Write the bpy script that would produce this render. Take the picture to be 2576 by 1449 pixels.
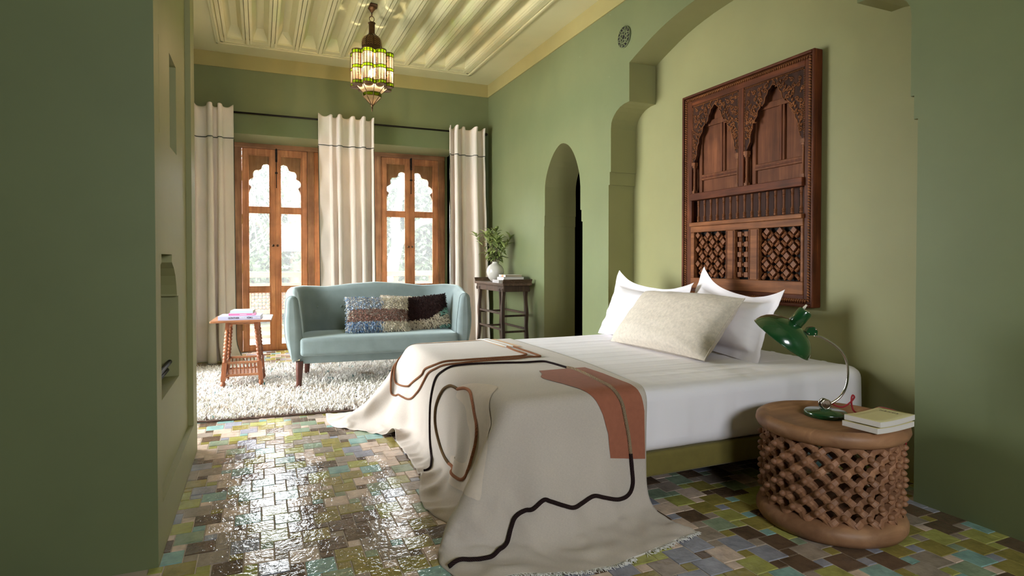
# Green Moroccan bedroom: built object by object from one photograph.
import bpy, bmesh, math, random
import numpy as np
from mathutils import Vector, Matrix, noise as mnoise

for o in list(bpy.data.objects):
    bpy.data.objects.remove(o)
SC = bpy.context.scene
COL = SC.collection
PI = math.pi
R_ = math.radians
rng = random.Random(11)
nrg = np.random.default_rng(5)

# ------------------------------------------------------------------ camera
CAM_H = 1.12
yaw, pit = R_(23.13), R_(-.958)
fw = Vector((math.sin(yaw) * math.cos(pit), math.cos(yaw) * math.cos(pit), math.sin(pit)))
rt = Vector((math.cos(yaw), -math.sin(yaw), 0))
up = rt.cross(fw)
cam = bpy.data.cameras.new('camera')
cam.sensor_width = 36
cam.lens = 1487.4 / 2576 * 36
cam.shift_y = -45.0 / 2576
cam.clip_start = .05
camo = bpy.data.objects.new('camera', cam)
COL.objects.link(camo)
camo.matrix_world = Matrix(((rt.x, up.x, -fw.x, 0), (rt.y, up.y, -fw.y, 0), (rt.z, up.z, -fw.z, CAM_H), (0, 0, 0, 1)))
SC.camera = camo

# ------------------------------------------------------------------ sky, exposure
SKY = 42.0
w = bpy.data.worlds.new('sky')
SC.world = w
w.use_nodes = True
bg = w.node_tree.nodes['Background']
bg.inputs['Color'].default_value = (.93, .925, 1.0, 1)
bg.inputs['Strength'].default_value = SKY
SC.view_settings.view_transform = 'Standard'
SC.view_settings.look = 'None'
SC.view_settings.gamma = 1
SC.view_settings.use_curve_mapping = False
SC.view_settings.exposure = 0.0
SC.cycles.max_bounces = 10
SC.cycles.diffuse_bounces = 6
SC.cycles.transparent_max_bounces = 24
SC.cycles.sample_clamp_indirect = 8
SC.cycles.caustics_reflective = False
SC.cycles.caustics_refractive = False


def portal(name, loc, rot, sx, sy):
    """Sky portal: only steers sky samples through a modelled opening."""
    l = bpy.data.lights.new(name, 'AREA')
    l.shape = 'RECTANGLE'
    l.size, l.size_y = sx, sy
    l.cycles.is_portal = True
    o = bpy.data.objects.new(name, l)
    COL.objects.link(o)
    o.location = loc
    o.rotation_euler = rot
    return o


portal('sky_portal_doors', (1.04, 7.99, 1.27), (R_(-90), 0, 0), 2.7, 2.56)
portal('sky_portal_fill_window', (1.1, -1.58, 1.75), (R_(90), 0, 0), 1.2, .9)
portal('sky_portal_side_doors', (-1.57, 5.25, 1.25), (0, R_(-90), 0), 2.5, 2.2)


# ------------------------------------------------------------------ materials
def lin(c):
    return tuple(((x / 255) / 12.92 if x <= 10.3 else (((x / 255) + .055) / 1.055) ** 2.4) for x in c) + (1,)


def scl(c, k):
    return tuple(min(1, x * k) for x in c[:3]) + (1,)


MATS = {}


def base_mat(name):
    m = bpy.data.materials.new(name)
    m.use_nodes = True
    nt = m.node_tree
    b = nt.nodes['Principled BSDF']
    MATS[name] = m
    return m, nt, b


def N(nt, t, **kw):
    n = nt.nodes.new(t)
    for k, v in kw.items():
        if k.startswith('_'):
            setattr(n, k[1:], v)
        else:
            n.inputs[k.replace('_', ' ')].default_value = v
    return n


def ramp(nt, stops):
    r = nt.nodes.new('ShaderNodeValToRGB')
    e = r.color_ramp.elements
    while len(e) < len(stops):
        e.new(.5)
    for i, (p, c) in enumerate(stops):
        e[i].position = p
        e[i].color = c
    return r


def add_bump(nt, b, src, strength, dist):
    bp = N(nt, 'ShaderNodeBump', Strength=strength, Distance=dist)
    nt.links.new(src, bp.inputs['Height'])
    nt.links.new(bp.outputs[0], b.inputs['Normal'])
    return bp


def mat(name, rgb, rough=.6, var=.08, scale=6, bump=0, bscale=80, bdist=.002, metal=0, spec=.5,
        sheen=0, coat=0, map_scale=(1, 1, 1), detail=4, col2=None):
    m, nt, b = base_mat(name)
    c = lin(rgb)
    tc = N(nt, 'ShaderNodeTexCoord')
    mp = N(nt, 'ShaderNodeMapping')
    mp.inputs['Scale'].default_value = map_scale
    nt.links.new(tc.outputs['Object'], mp.inputs['Vector'])
    nz = N(nt, 'ShaderNodeTexNoise', Scale=scale, Detail=detail, Roughness=.6)
    nt.links.new(mp.outputs[0], nz.inputs['Vector'])
    r = ramp(nt, [(.3, scl(c, 1 - var)), (.7, lin(col2) if col2 else scl(c, 1 + var))])
    nt.links.new(nz.outputs[0], r.inputs[0])
    nt.links.new(r.outputs[0], b.inputs['Base Color'])
    b.inputs['Roughness'].default_value = rough
    b.inputs['Metallic'].default_value = metal
    b.inputs['Specular IOR Level'].default_value = spec
    if sheen:
        b.inputs['Sheen Weight'].default_value = sheen
        b.inputs['Sheen Roughness'].default_value = .4
    if coat:
        b.inputs['Coat Weight'].default_value = coat
        b.inputs['Coat Roughness'].default_value = .08
    if bump:
        n2 = N(nt, 'ShaderNodeTexNoise', Scale=bscale, Detail=3)
        nt.links.new(mp.outputs[0], n2.inputs['Vector'])
        add_bump(nt, b, n2.outputs[0], bump, bdist)
    return m


def wood(name, dark, light, axis=2, rough=.45, grain=26, knots=.0, bump=.15, spec=.4):
    m, nt, b = base_mat(name)
    tc = N(nt, 'ShaderNodeTexCoord')
    mp = N(nt, 'ShaderNodeMapping')
    s = [grain] * 3
    s[axis] = grain * .07
    mp.inputs['Scale'].default_value = s
    nt.links.new(tc.outputs['Object'], mp.inputs['Vector'])
    nz = N(nt, 'ShaderNodeTexNoise', Scale=1.0, Detail=6, Roughness=.62, Distortion=.6)
    nt.links.new(mp.outputs[0], nz.inputs['Vector'])
    r = ramp(nt, [(.28, lin(dark)), (.55, lin([(a + c) / 2 for a, c in zip(dark, light)])), (.75, lin(light))])
    nt.links.new(nz.outputs[0], r.inputs[0])
    n2 = N(nt, 'ShaderNodeTexNoise', Scale=5.0, Detail=3)
    nt.links.new(tc.outputs['Object'], n2.inputs['Vector'])
    r2 = ramp(nt, [(.35, (.62, .6, .58, 1)), (.62, (1.06, 1.05, 1.04, 1))])
    nt.links.new(n2.outputs[0], r2.inputs[0])
    mx = N(nt, 'ShaderNodeMix', _data_type='RGBA', _blend_type='MULTIPLY')
    mx.inputs[0].default_value = .8
    nt.links.new(r.outputs[0], mx.inputs[6])
    nt.links.new(r2.outputs[0], mx.inputs[7])
    nt.links.new(mx.outputs[2], b.inputs['Base Color'])
    b.inputs['Roughness'].default_value = rough
    b.inputs['Specular IOR Level'].default_value = spec
    add_bump(nt, b, nz.outputs[0], bump, .003)
    return m


def weave(name, rgb, var=.06, rough=.85, scale=260, bump=.25, sheen=.2, cloud=4, cvar=.07, rgb2=None):
    """Woven cloth: fine thread bump with soft slubs."""
    m, nt, b = base_mat(name)
    c = lin(rgb)
    tc = N(nt, 'ShaderNodeTexCoord')
    outs = []
    for sx, sy in ((.16, 1.0), (1.0, .16)):
        mp = N(nt, 'ShaderNodeMapping')
        mp.inputs['Scale'].default_value = (sx, sy, 1)
        nt.links.new(tc.outputs['UV'], mp.inputs['Vector'])
        nz = N(nt, 'ShaderNodeTexNoise', Scale=scale, Detail=2)
        nt.links.new(mp.outputs[0], nz.inputs['Vector'])
        outs.append(nz.outputs[0])
    ad = N(nt, 'ShaderNodeMath', _operation='ADD')
    nt.links.new(outs[0], ad.inputs[0])
    nt.links.new(outs[1], ad.inputs[1])
    hf = N(nt, 'ShaderNodeMath', _operation='MULTIPLY')
    hf.inputs[1].default_value = .5
    nt.links.new(ad.outputs[0], hf.inputs[0])
    r = ramp(nt, [(.35, scl(c, 1 - var)), (.65, lin(rgb2) if rgb2 else scl(c, 1 + var))])
    nt.links.new(hf.outputs[0], r.inputs[0])
    cl = N(nt, 'ShaderNodeTexNoise', Scale=cloud, Detail=3)
    nt.links.new(tc.outputs['Object'], cl.inputs['Vector'])
    r2 = ramp(nt, [(.35, (1 - cvar,) * 3 + (1,)), (.65, (1, 1, 1, 1))])
    nt.links.new(cl.outputs[0], r2.inputs[0])
    mx = N(nt, 'ShaderNodeMix', _data_type='RGBA', _blend_type='MULTIPLY')
    mx.inputs[0].default_value = 1
    nt.links.new(r.outputs[0], mx.inputs[6])
    nt.links.new(r2.outputs[0], mx.inputs[7])
    nt.links.new(mx.outputs[2], b.inputs['Base Color'])
    b.inputs['Roughness'].default_value = rough
    b.inputs['Sheen Weight'].default_value = sheen
    b.inputs['Specular IOR Level'].default_value = .2
    add_bump(nt, b, hf.outputs[0], bump, .001)
    return m


def attr_mat(name, rough=.9, sheen=.3, attr='Col'):
    m, nt, b = base_mat(name)
    a = N(nt, 'ShaderNodeAttribute', _attribute_name=attr)
    nt.links.new(a.outputs['Color'], b.inputs['Base Color'])
    b.inputs['Roughness'].default_value = rough
    b.inputs['Sheen Weight'].default_value = sheen
    b.inputs['Specular IOR Level'].default_value = .15
    return m


def glass_mat(name, rgb, clear=.8, rough=.02, gloss=.12):
    """Thin pane: lets light and shadow rays straight through and reflects a little."""
    m = bpy.data.materials.new(name)
    m.use_nodes = True
    MATS[name] = m
    nt = m.node_tree
    nt.nodes.clear()
    out = nt.nodes.new('ShaderNodeOutputMaterial')
    tr = N(nt, 'ShaderNodeBsdfTransparent')
    tr.inputs['Color'].default_value = lin(rgb)
    gl = N(nt, 'ShaderNodeBsdfGlossy')
    gl.inputs['Roughness'].default_value = rough
    tl = N(nt, 'ShaderNodeBsdfTranslucent')
    tl.inputs['Color'].default_value = lin(rgb)
    m1 = N(nt, 'ShaderNodeMixShader')
    m1.inputs[0].default_value = 1 - clear
    nt.links.new(tr.outputs[0], m1.inputs[1])
    nt.links.new(tl.outputs[0], m1.inputs[2])
    fr = N(nt, 'ShaderNodeFresnel')
    fr.inputs['IOR'].default_value = 1.35
    mm = N(nt, 'ShaderNodeMath', _operation='MULTIPLY')
    mm.inputs[1].default_value = gloss * 5
    nt.links.new(fr.outputs[0], mm.inputs[0])
    m2 = N(nt, 'ShaderNodeMixShader')
    nt.links.new(mm.outputs[0], m2.inputs[0])
    nt.links.new(m1.outputs[0], m2.inputs[1])
    nt.links.new(gl.outputs[0], m2.inputs[2])
    nt.links.new(m2.outputs[0], out.inputs['Surface'])
    return m


mat('paint_green', (112, 119, 82), .55, .05, 2.2, bump=.08, bscale=14, bdist=.006, spec=.35)
mat('paint_olive', (146, 143, 98), .55, .05, 1.8, bump=.08, bscale=14, bdist=.006, spec=.35)
mat('paint_cream', (202, 198, 156), .6, .03, 3, bump=.05, bscale=20, spec=.3)
mat('paint_band', (160, 150, 98), .6, .04, 3, bump=.05, bscale=20, spec=.3)
mat('paint_white', (205, 205, 196), .7, .03, 3)
mat('void_shade', (28, 22, 18), .9, .1, 3)  # near-black colour standing in for shade in passage, vent and lattice
mat('grout', (190, 172, 156), .85, .08, 30, bump=.2, bscale=120)
mat('terrace', (186, 172, 158), .8, .1, 4)
GLAZES = [('glaze_olive', (150, 136, 72), .17), ('glaze_lime', (168, 166, 92), .13), ('glaze_brown', (100, 80, 64), .13),
          ('glaze_mushroom', (160, 144, 130), .16), ('glaze_pink', (214, 190, 172), .15), ('glaze_slate', (152, 152, 164), .09),
          ('glaze_teal', (140, 176, 170), .09), ('glaze_sage', (146, 160, 134), .08)]


def glaze(name, rgb):
    m, nt, b = base_mat(name)
    c = lin(rgb)
    tc = N(nt, 'ShaderNodeTexCoord')
    oi = N(nt, 'ShaderNodeObjectInfo')
    geo = N(nt, 'ShaderNodeNewGeometry')
    nz = N(nt, 'ShaderNodeTexNoise', Scale=14, Detail=5, Roughness=.65)
    nt.links.new(geo.outputs['Position'], nz.inputs['Vector'])
    r = ramp(nt, [(.25, scl(c, .62)), (.5, c), (.78, scl(c, 1.3))])
    nt.links.new(nz.outputs[0], r.inputs[0])
    nt.links.new(r.outputs[0], b.inputs['Base Color'])
    b.inputs['Roughness'].default_value = .10
    b.inputs['Specular IOR Level'].default_value = .55
    n2 = N(nt, 'ShaderNodeTexNoise', Scale=42, Detail=3, Roughness=.55, Distortion=.5)
    nt.links.new(geo.outputs['Position'], n2.inputs['Vector'])
    add_bump(nt, b, n2.outputs[0], .38, .006)
    return m


for nm, c, k in GLAZES:
    glaze(nm, c)

wood('pine_v', (178, 112, 68), (232, 170, 118), 2, .5, 22)
wood('pine_h', (178, 112, 68), (232, 170, 118), 0, .5, 22)
wood('pine_old_v', (136, 92, 62), (206, 158, 114), 2, .65, 18, bump=.3)
wood('pine_old_h', (136, 92, 62), (206, 158, 114), 0, .65, 18, bump=.3)
wood('pine_out', (112, 68, 42), (152, 104, 70), 0, .6, 18)
wood('cedar_v', (62, 28, 13), (130, 70, 38), 2, .5, 30, bump=.25, spec=.15)
wood('cedar_h', (62, 28, 13), (130, 70, 38), 1, .5, 30, bump=.25, spec=.15)
wood('cedar_panel', (84, 46, 26), (140, 86, 54), 2, .55, 24, bump=.2, spec=.15)
wood('cedar_light', (104, 60, 32), (166, 108, 66), 1, .5, 28, bump=.25, spec=.15)
wood('cedar_shade', (40, 20, 12), (84, 46, 28), 2, .6, 26, bump=.2, spec=.15)  # cedar darkened to stand for shade in the headboard recesses
wood('cedar_turned', (92, 52, 30), (158, 104, 68), 2, .45, 40, spec=.15)
wood('stool_wood', (136, 94, 66), (192, 146, 108), 0, .5, 14, bump=.12)
wood('stool_carved', (136, 92, 66), (188, 140, 104), 2, .55, 24, bump=.15)
wood('table_red', (112, 60, 34), (168, 106, 68), 2, .42, 30)
wood('table_red_h', (134, 84, 54), (188, 132, 94), 0, .4, 26)
wood('altar_wood', (46, 30, 20), (96, 72, 54), 2, .55, 30, bump=.25)
wood('altar_top', (58, 40, 28), (120, 94, 74), 1, .55, 24, bump=.25)
wood('leg_wood', (62, 28, 18), (104, 54, 36), 2, .35, 30)
weave('curtain_linen', (234, 221, 210), .05, cloud=3, scale=500)
mat('piping_green', (34, 44, 30), .8)
weave('sheet_white', (242, 236, 240), .02, rough=.8, scale=900, bump=.06, sheen=.15, cvar=.03)
weave('pillow_white', (242, 236, 240), .02, rough=.8, scale=900, bump=.06, sheen=.15, cvar=.03)
mat('pillow_wool', (212, 200, 184), .95, .12, 55, bump=.5, bscale=260, bdist=.003, sheen=.15)
weave('throw_linen', (202, 189, 177), .09, scale=520, bump=.35, cloud=3, cvar=.08)
mat('felt_rust', (158, 96, 72), .95, .07, 40, bump=.25, bscale=400, sheen=.06)
mat('felt_cream', (216, 200, 184), .95, .04, 40, bump=.2, bscale=400, sheen=.06)
mat('felt_peach', (222, 182, 142), .95, .04, 40, bump=.2, bscale=400, sheen=.06)


def cord_mat(name, rgb):
    m, nt, b = base_mat(name)
    c = lin(rgb)
    tc = N(nt, 'ShaderNodeTexCoord')
    mp = N(nt, 'ShaderNodeMapping')
    mp.inputs['Rotation'].default_value = (0, 0, R_(40))
    nt.links.new(tc.outputs['UV'], mp.inputs['Vector'])
    wv = N(nt, 'ShaderNodeTexWave', Scale=1.0, Distortion=.6, Detail=1)
    nt.links.new(mp.outputs[0], wv.inputs['Vector'])
    r = ramp(nt, [(.1, scl(c, .55)), (.6, scl(c, 1.12))])
    nt.links.new(wv.outputs[1], r.inputs[0])
    nt.links.new(r.outputs[0], b.inputs['Base Color'])
    b.inputs['Roughness'].default_value = .9
    b.inputs['Specular IOR Level'].default_value = .15
    add_bump(nt, b, wv.outputs[1], .9, .004)


cord_mat('cord_brown', (160, 108, 76))
cord_mat('cord_dark', (52, 36, 36))
cord_mat('cord_tan', (186, 160, 130))
cord_mat('cord_olive', (128, 100, 66))
cord_mat('cord_terracotta', (196, 132, 100))
cord_mat('cord_white', (226, 224, 220))
mat('fringe_white', (226, 222, 216), .9, .06, 60)
mat('bed_olive', (112, 100, 44), .85, .08, 20, bump=.2, bscale=300, sheen=.2)
mat('plinth_dark', (30, 24, 20), .9)


def velvet(name, rgb):
    m = mat(name, rgb, .75, .10, 7, bump=.12, bscale=120, sheen=.9, spec=.2, detail=5)
    b = m.node_tree.nodes['Principled BSDF']
    b.inputs['Sheen Tint'].default_value = lin((210, 224, 222))
    return m


velvet('velvet_sage', (124, 136, 136))
mat('rug_back', (98, 76, 66), .95, .15, 60, bump=.4, bscale=300)
attr_mat('rug_pile')
attr_mat('shag_pile', sheen=.04)
mat('cushion_base', (200, 190, 178), .95, .1, 30)
mat('cushion_dark_base', (52, 32, 30), .95, .1, 30)
mat('brass_dark', (86, 62, 40), .42, .2, 20, metal=.85, bump=.2, bscale=60)
mat('brass', (178, 140, 78), .35, .1, 20, metal=.9)
mat('iron_dark', (38, 32, 28), .6, .15, 30, metal=.6)
glass_mat('pane_clear', (246, 250, 248), .97, .0, .10)
glass_mat('glass_amber', (255, 228, 196), .93, .15, .10)
glass_mat('glass_green', (112, 150, 16), .84, .15, .10)
glass_mat('glass_milky', (252, 232, 204), .45, .2, .08)
mat('enamel_green', (24, 70, 34), .2, .06, 10, coat=.8)
mat('chrome', (214, 208, 202), .12, .02, 5, metal=1)
mat('cord_red', (150, 16, 28), .7, .1, 200, sheen=.3)
mat('ivory', (224, 214, 196), .4, .03)
mat('paper', (222, 214, 206), .85, .05, 3, map_scale=(1, 1, 120))
mat('paper_tan', (184, 166, 138), .85, .08, 3, map_scale=(1, 1, 120))
mat('cover_cream', (208, 196, 146), .7, .05, 6)
mat('cover_lilac', (176, 178, 208), .5, .04)
mat('cover_pink', (214, 116, 156), .5, .05)
mat('cover_mint', (172, 210, 206), .5, .05)
mat('cover_white', (216, 210, 202), .6, .05)
mat('cover_grey', (190, 184, 182), .6, .05)
mat('cover_red', (110, 30, 28), .6, .05)
mat('cover_orange', (226, 150, 112), .6, .05)
mat('cover_black', (26, 22, 22), .6, .05)
mat('ink', (32, 28, 34), .7)
mat('ink_white', (236, 236, 240), .7)
mat('ink_grey', (150, 146, 142), .7)
mat('ceramic', (206, 200, 190), .22, .03, 6, coat=.5)
mat('leaf', (112, 134, 60), .5, .35, 9, col2=(176, 188, 116))
mat('stem', (96, 80, 58), .7)
mat('bark', (92, 78, 72), .9, .16, 9, bump=.5, bscale=30)
mat('foliage', (30, 44, 26), .7, .35, 3, col2=(62, 80, 46))
mat('grass_out', (120, 128, 84), .9, .2, 2)
mat('trinket', (120, 84, 60), .6, .3, 60)


# ------------------------------------------------------------------ mesh helpers
class MB:
    """Collects faces; build() links them as one mesh object."""

    def __init__(s):
        s.v, s.f, s.sm, s.mi, s.uv = [], [], [], [], []

    def add(s, vs, fs, smooth=False, mi=0, uvs=None):
        o = len(s.v)
        s.v.extend([tuple(map(float, p)) for p in vs])
        for k, f in enumerate(fs):
            s.f.append(tuple(i + o for i in f))
            s.sm.append(smooth)
            s.mi.append(mi)
            s.uv.append(uvs[k] if uvs is not None else None)
        return s

    def box(s, x0, x1, y0, y1, z0, z1, mi=0):
        x0, x1 = min(x0, x1), max(x0, x1)
        y0, y1 = min(y0, y1), max(y0, y1)
        z0, z1 = min(z0, z1), max(z0, z1)
        v = [(x, y, z) for z in (z0, z1) for y in (y0, y1) for x in (x0, x1)]
        return s.add(v, [(0, 2, 3, 1), (4, 5, 7, 6), (0, 1, 5, 4), (2, 6, 7, 3), (0, 4, 6, 2), (1, 3, 7, 5)], mi=mi)

    def hexa(s, bot, top, mi=0):
        """bot/top: four corners each, counter-clockwise from above."""
        return s.add(list(bot) + list(top), [(3, 2, 1, 0), (4, 5, 6, 7)] + [(i, (i + 1) % 4, 4 + (i + 1) % 4, 4 + i) for i in range(4)], mi=mi)

    def grid(s, P, smooth=True, mi=0, closed_u=False, closed_v=False, flip=False, uv=None):
        P = np.asarray(P, float)
        nu, nv = P.shape[:2]
        vs = P.reshape(-1, 3)
        fs, us = [], []
        for i in range(nu if closed_u else nu - 1):
            for j in range(nv if closed_v else nv - 1):
                i2, j2 = (i + 1) % nu, (j + 1) % nv
                q = (i * nv + j, i2 * nv + j, i2 * nv + j2, i * nv + j2)
                c = [(i, j), (i + 1, j), (i + 1, j + 1), (i, j + 1)]
                if flip:
                    q = q[::-1]
                    c = c[::-1]
                fs.append(q)
                if uv is not None:
                    us.append([(a * uv[0], b * uv[1]) for a, b in c])
        return s.add(vs, fs, smooth, mi, us if uv is not None else None)

    def lathe(s, prof, c=(0, 0, 0), seg=20, axis=2, smooth=True, mi=0, cap=True):
        """prof: (radius, height) list."""
        rows = []
        for r, h in prof:
            row = []
            for k in range(seg):
                a = 2 * PI * k / seg
                p = [r * math.cos(a), r * math.sin(a), h]
                if axis == 0:
                    p = [p[2], p[0], p[1]]
                elif axis == 1:
                    p = [p[1], p[2], p[0]]
                row.append((p[0] + c[0], p[1] + c[1], p[2] + c[2]))
            rows.append(row)
        o = len(s.v)
        s.grid(rows, smooth, mi, closed_v=True, flip=True)
        if cap:
            n = len(prof)
            if prof[0][0] > 1e-5:
                s.add([], [tuple(reversed([o - len(s.v) + k for k in range(seg)]))], mi=mi)
            if prof[-1][0] > 1e-5:
                s.add([], [tuple(o - len(s.v) + (n - 1) * seg + k for k in range(seg))], mi=mi)
        return s

    def tube(s, path, r, seg=8, closed=False, smooth=True, mi=0, cap=True, uv=None, upv=(0, 0, 1)):
        P = [Vector(p) for p in path]
        n = len(P)
        rr = r if hasattr(r, '__len__') else [r] * n
        rows = []
        prev = None
        for i in range(n):
            if closed:
                t = P[(i + 1) % n] - P[i - 1]
            else:
                t = P[min(i + 1, n - 1)] - P[max(i - 1, 0)]
            t = t.normalized() if t.length > 1e-9 else Vector((0, 0, 1))
            if prev is None:
                a = Vector(upv)
                if abs(a.dot(t)) > .95:
                    a = Vector((1, 0, 0))
                nn = (a - t * a.dot(t)).normalized()
            else:
                nn = (prev - t * prev.dot(t))
                nn = nn.normalized() if nn.length > 1e-6 else t.orthogonal().normalized()
            prev = nn
            b = t.cross(nn)
            rows.append([tuple(P[i] + (nn * math.cos(2 * PI * k / seg) + b * math.sin(2 * PI * k / seg)) * rr[i]) for k in range(seg)])
        o = len(s.v)
        s.grid(rows, smooth, mi, closed_u=closed, closed_v=True, flip=True, uv=uv)
        if cap and not closed:
            s.add([], [tuple(reversed([o - len(s.v) + k for k in range(seg)]))], mi=mi)
            s.add([], [tuple(o - len(s.v) + (n - 1) * seg + k for k in range(seg))], mi=mi)
        return s

    def prism(s, poly, fn0, fn1, mi=0, smooth_side=False):
        """Extrude a 2-D outline between two placements fn0(p), fn1(p) -> 3-D."""
        n = len(poly)
        s.add([fn0(p) for p in poly] + [fn1(p) for p in poly], [tuple(range(n)), tuple(range(2 * n - 1, n - 1, -1))], mi=mi)
        o = -2 * n
        s.add([], [(o + i, o + n + i, o + n + (i + 1) % n, o + (i + 1) % n) for i in range(n)], smooth_side, mi=mi)
        return s

    def ball(s, c, r, seg=12, rings=8, smooth=True, mi=0, sc=(1, 1, 1)):
        rows = []
        for i in range(rings + 1):
            t = PI * i / rings
            rows.append([(c[0] + r * sc[0] * math.sin(t) * math.cos(2 * PI * k / seg), c[1] + r * sc[1] * math.sin(t) * math.sin(2 * PI * k / seg), c[2] + r * sc[2] * math.cos(t)) for k in range(seg)])
        return s.grid(rows, smooth, mi, closed_v=True)

    def xf(s, M):
        s.v = [tuple(M @ Vector(p)) for p in s.v]
        return s

    def mesh(s, name, mats):
        me = bpy.data.meshes.new(name)
        me.from_pydata(s.v, [], s.f)
        me.polygons.foreach_set('use_smooth', s.sm)
        me.polygons.foreach_set('material_index', s.mi)
        if any(u is not None for u in s.uv):
            ul = me.uv_layers.new(name='UVMap')
            arr = []
            for f, u in zip(s.f, s.uv):
                arr.extend(u if u is not None else [(0, 0)] * len(f))
            ul.data.foreach_set('uv', np.asarray(arr, float).ravel())
        for m in (mats if isinstance(mats, (list, tuple)) else [mats]):
            me.materials.append(MATS[m])
        me.update()
        return me

    def build(s, name, mats, parent=None, sharp=None, bevel=0, bseg=2, fix=False):
        me = s.mesh(name, mats)
        if fix:
            bm = bmesh.new()
            bm.from_mesh(me)
            bmesh.ops.recalc_face_normals(bm, faces=bm.faces)
            bm.to_mesh(me)
            bm.free()
        if sharp:
            me.set_sharp_from_angle(angle=R_(sharp))
        return link(name, me, parent, bevel, bseg)


def link(name, me, parent=None, bevel=0, bseg=2):
    o = bpy.data.objects.new(name, me)
    COL.objects.link(o)
    if parent is not None:
        o.parent = parent
    if bevel:
        b = o.modifiers.new('bevel', 'BEVEL')
        b.width = bevel
        b.segments = bseg
        b.limit_method = 'ANGLE'
        b.angle_limit = R_(40)
    return o


def tag(o, label=None, cat=None, group=None, kind=None):
    if label:
        o['label'] = label
    if cat:
        o['category'] = cat
    if group:
        o['group'] = group
    if kind:
        o['kind'] = kind
    return o


def thing(name, label, cat, loc=(0, 0, 0), rz=0, group=None):
    o = bpy.data.objects.new(name, None)
    o.empty_display_size = .05
    COL.objects.link(o)
    o.location = loc
    o.rotation_euler = (0, 0, rz)
    return tag(o, label, cat, group)


def place(me, name, parent, loc=(0, 0, 0), rot=(0, 0, 0), sc=(1, 1, 1)):
    o = bpy.data.objects.new(name, me)
    COL.objects.link(o)
    o.parent = parent
    o.location = loc
    o.rotation_euler = rot
    o.scale = sc
    return o


def struct(o, label=None):
    return tag(o, label, None, None, 'structure')


def empty(name):
    o = bpy.data.objects.new(name, None)
    o.empty_display_size = .05
    COL.objects.link(o)
    return o


def rbox(hx, hy, hz, r, n=10, disp=None, taper=None):
    """Rounded box as six welded grids; disp(p, nrm) -> offset vector."""
    mb = MB()

    def axis_samples(h):
        inner = max(h - r, 1e-4)
        k = max(3, n)
        e = [-(h - r + r * math.sin(t)) for t in np.linspace(PI / 2, 0, 5)[:-1]]
        m = list(np.linspace(-inner, inner, k))
        return e + m + [-x for x in reversed(e)]

    def mp(p):
        c = [max(-(h - r), min(h - r, q)) for q, h in zip(p, (hx, hy, hz))]
        d = Vector([a - b for a, b in zip(p, c)])
        if d.length < 1e-9:
            return Vector(p), Vector((0, 0, 1))
        d.normalize()
        return Vector(c) + d * r, d

    ax = [axis_samples(h) for h in (hx, hy, hz)]
    H = (hx, hy, hz)
    for a in range(3):
        b, c = (a + 1) % 3, (a + 2) % 3
        for sg in (-1, 1):
            rows = []
            for u in ax[b]:
                row = []
                for v in ax[c]:
                    p = [0, 0, 0]
                    p[a], p[b], p[c] = sg * H[a], u, v
                    q, d = mp(p)
                    if disp:
                        q = q + disp(q, d)
                    row.append(tuple(q))
                rows.append(row)
            mb.grid(rows, True, flip=sg < 0, uv=(.02, .02))
    return mb


def weld(o, d=1e-4):
    bm = bmesh.new()
    bm.from_mesh(o.data)
    bmesh.ops.remove_doubles(bm, verts=bm.verts, dist=d)
    bm.to_mesh(o.data)
    bm.free()
    return o


def nz3(p, s=1.0):
    return mnoise.noise(Vector(p) * s)


def catmull(P, n=8, closed=False):
    P = [Vector(p) for p in P]
    out = []
    m = len(P)
    for i in range(m if closed else m - 1):
        p0 = P[i - 1] if (i > 0 or closed) else P[0]
        p1, p2 = P[i], P[(i + 1) % m]
        p3 = P[(i + 2) % m] if (closed or i + 2 < m) else P[-1]
        for k in range(n):
            t = k / n
            out.append(.5 * ((2 * p1) + (p2 - p0) * t + (2 * p0 - 5 * p1 + 4 * p2 - p3) * t * t + (3 * p1 - p0 - 3 * p2 + p3) * t ** 3))
    if not closed:
        out.append(P[-1])
    return out


def text_mesh(txt, size, mname, parent, name, M, bold=0.0, squash=1.0):
    cu = bpy.data.curves.new(name, 'FONT')
    cu.body = txt
    cu.size = size
    cu.extrude = .0002
    cu.offset = bold
    cu.align_x = 'CENTER'
    cu.align_y = 'CENTER'
    tmp = bpy.data.objects.new(name + '_tmp', cu)
    COL.objects.link(tmp)
    dg = bpy.context.evaluated_depsgraph_get()
    me = bpy.data.meshes.new_from_object(tmp.evaluated_get(dg))
    bpy.data.objects.remove(tmp)
    me.transform(M @ Matrix.Diagonal((squash, 1, 1, 1)))
    me.materials.clear()
    me.materials.append(MATS[mname])
    return link(name, me, parent)
# ------------------------------------------------------------------ structure
XR, YB, XA, ZC = 2.785, 7.31, 3.045, 3.417
XL = -.345                      # room face of the chimney breast
YF = -1.6                       # wall behind the camera
XW = -3.2                       # far left wall of the front part


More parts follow.
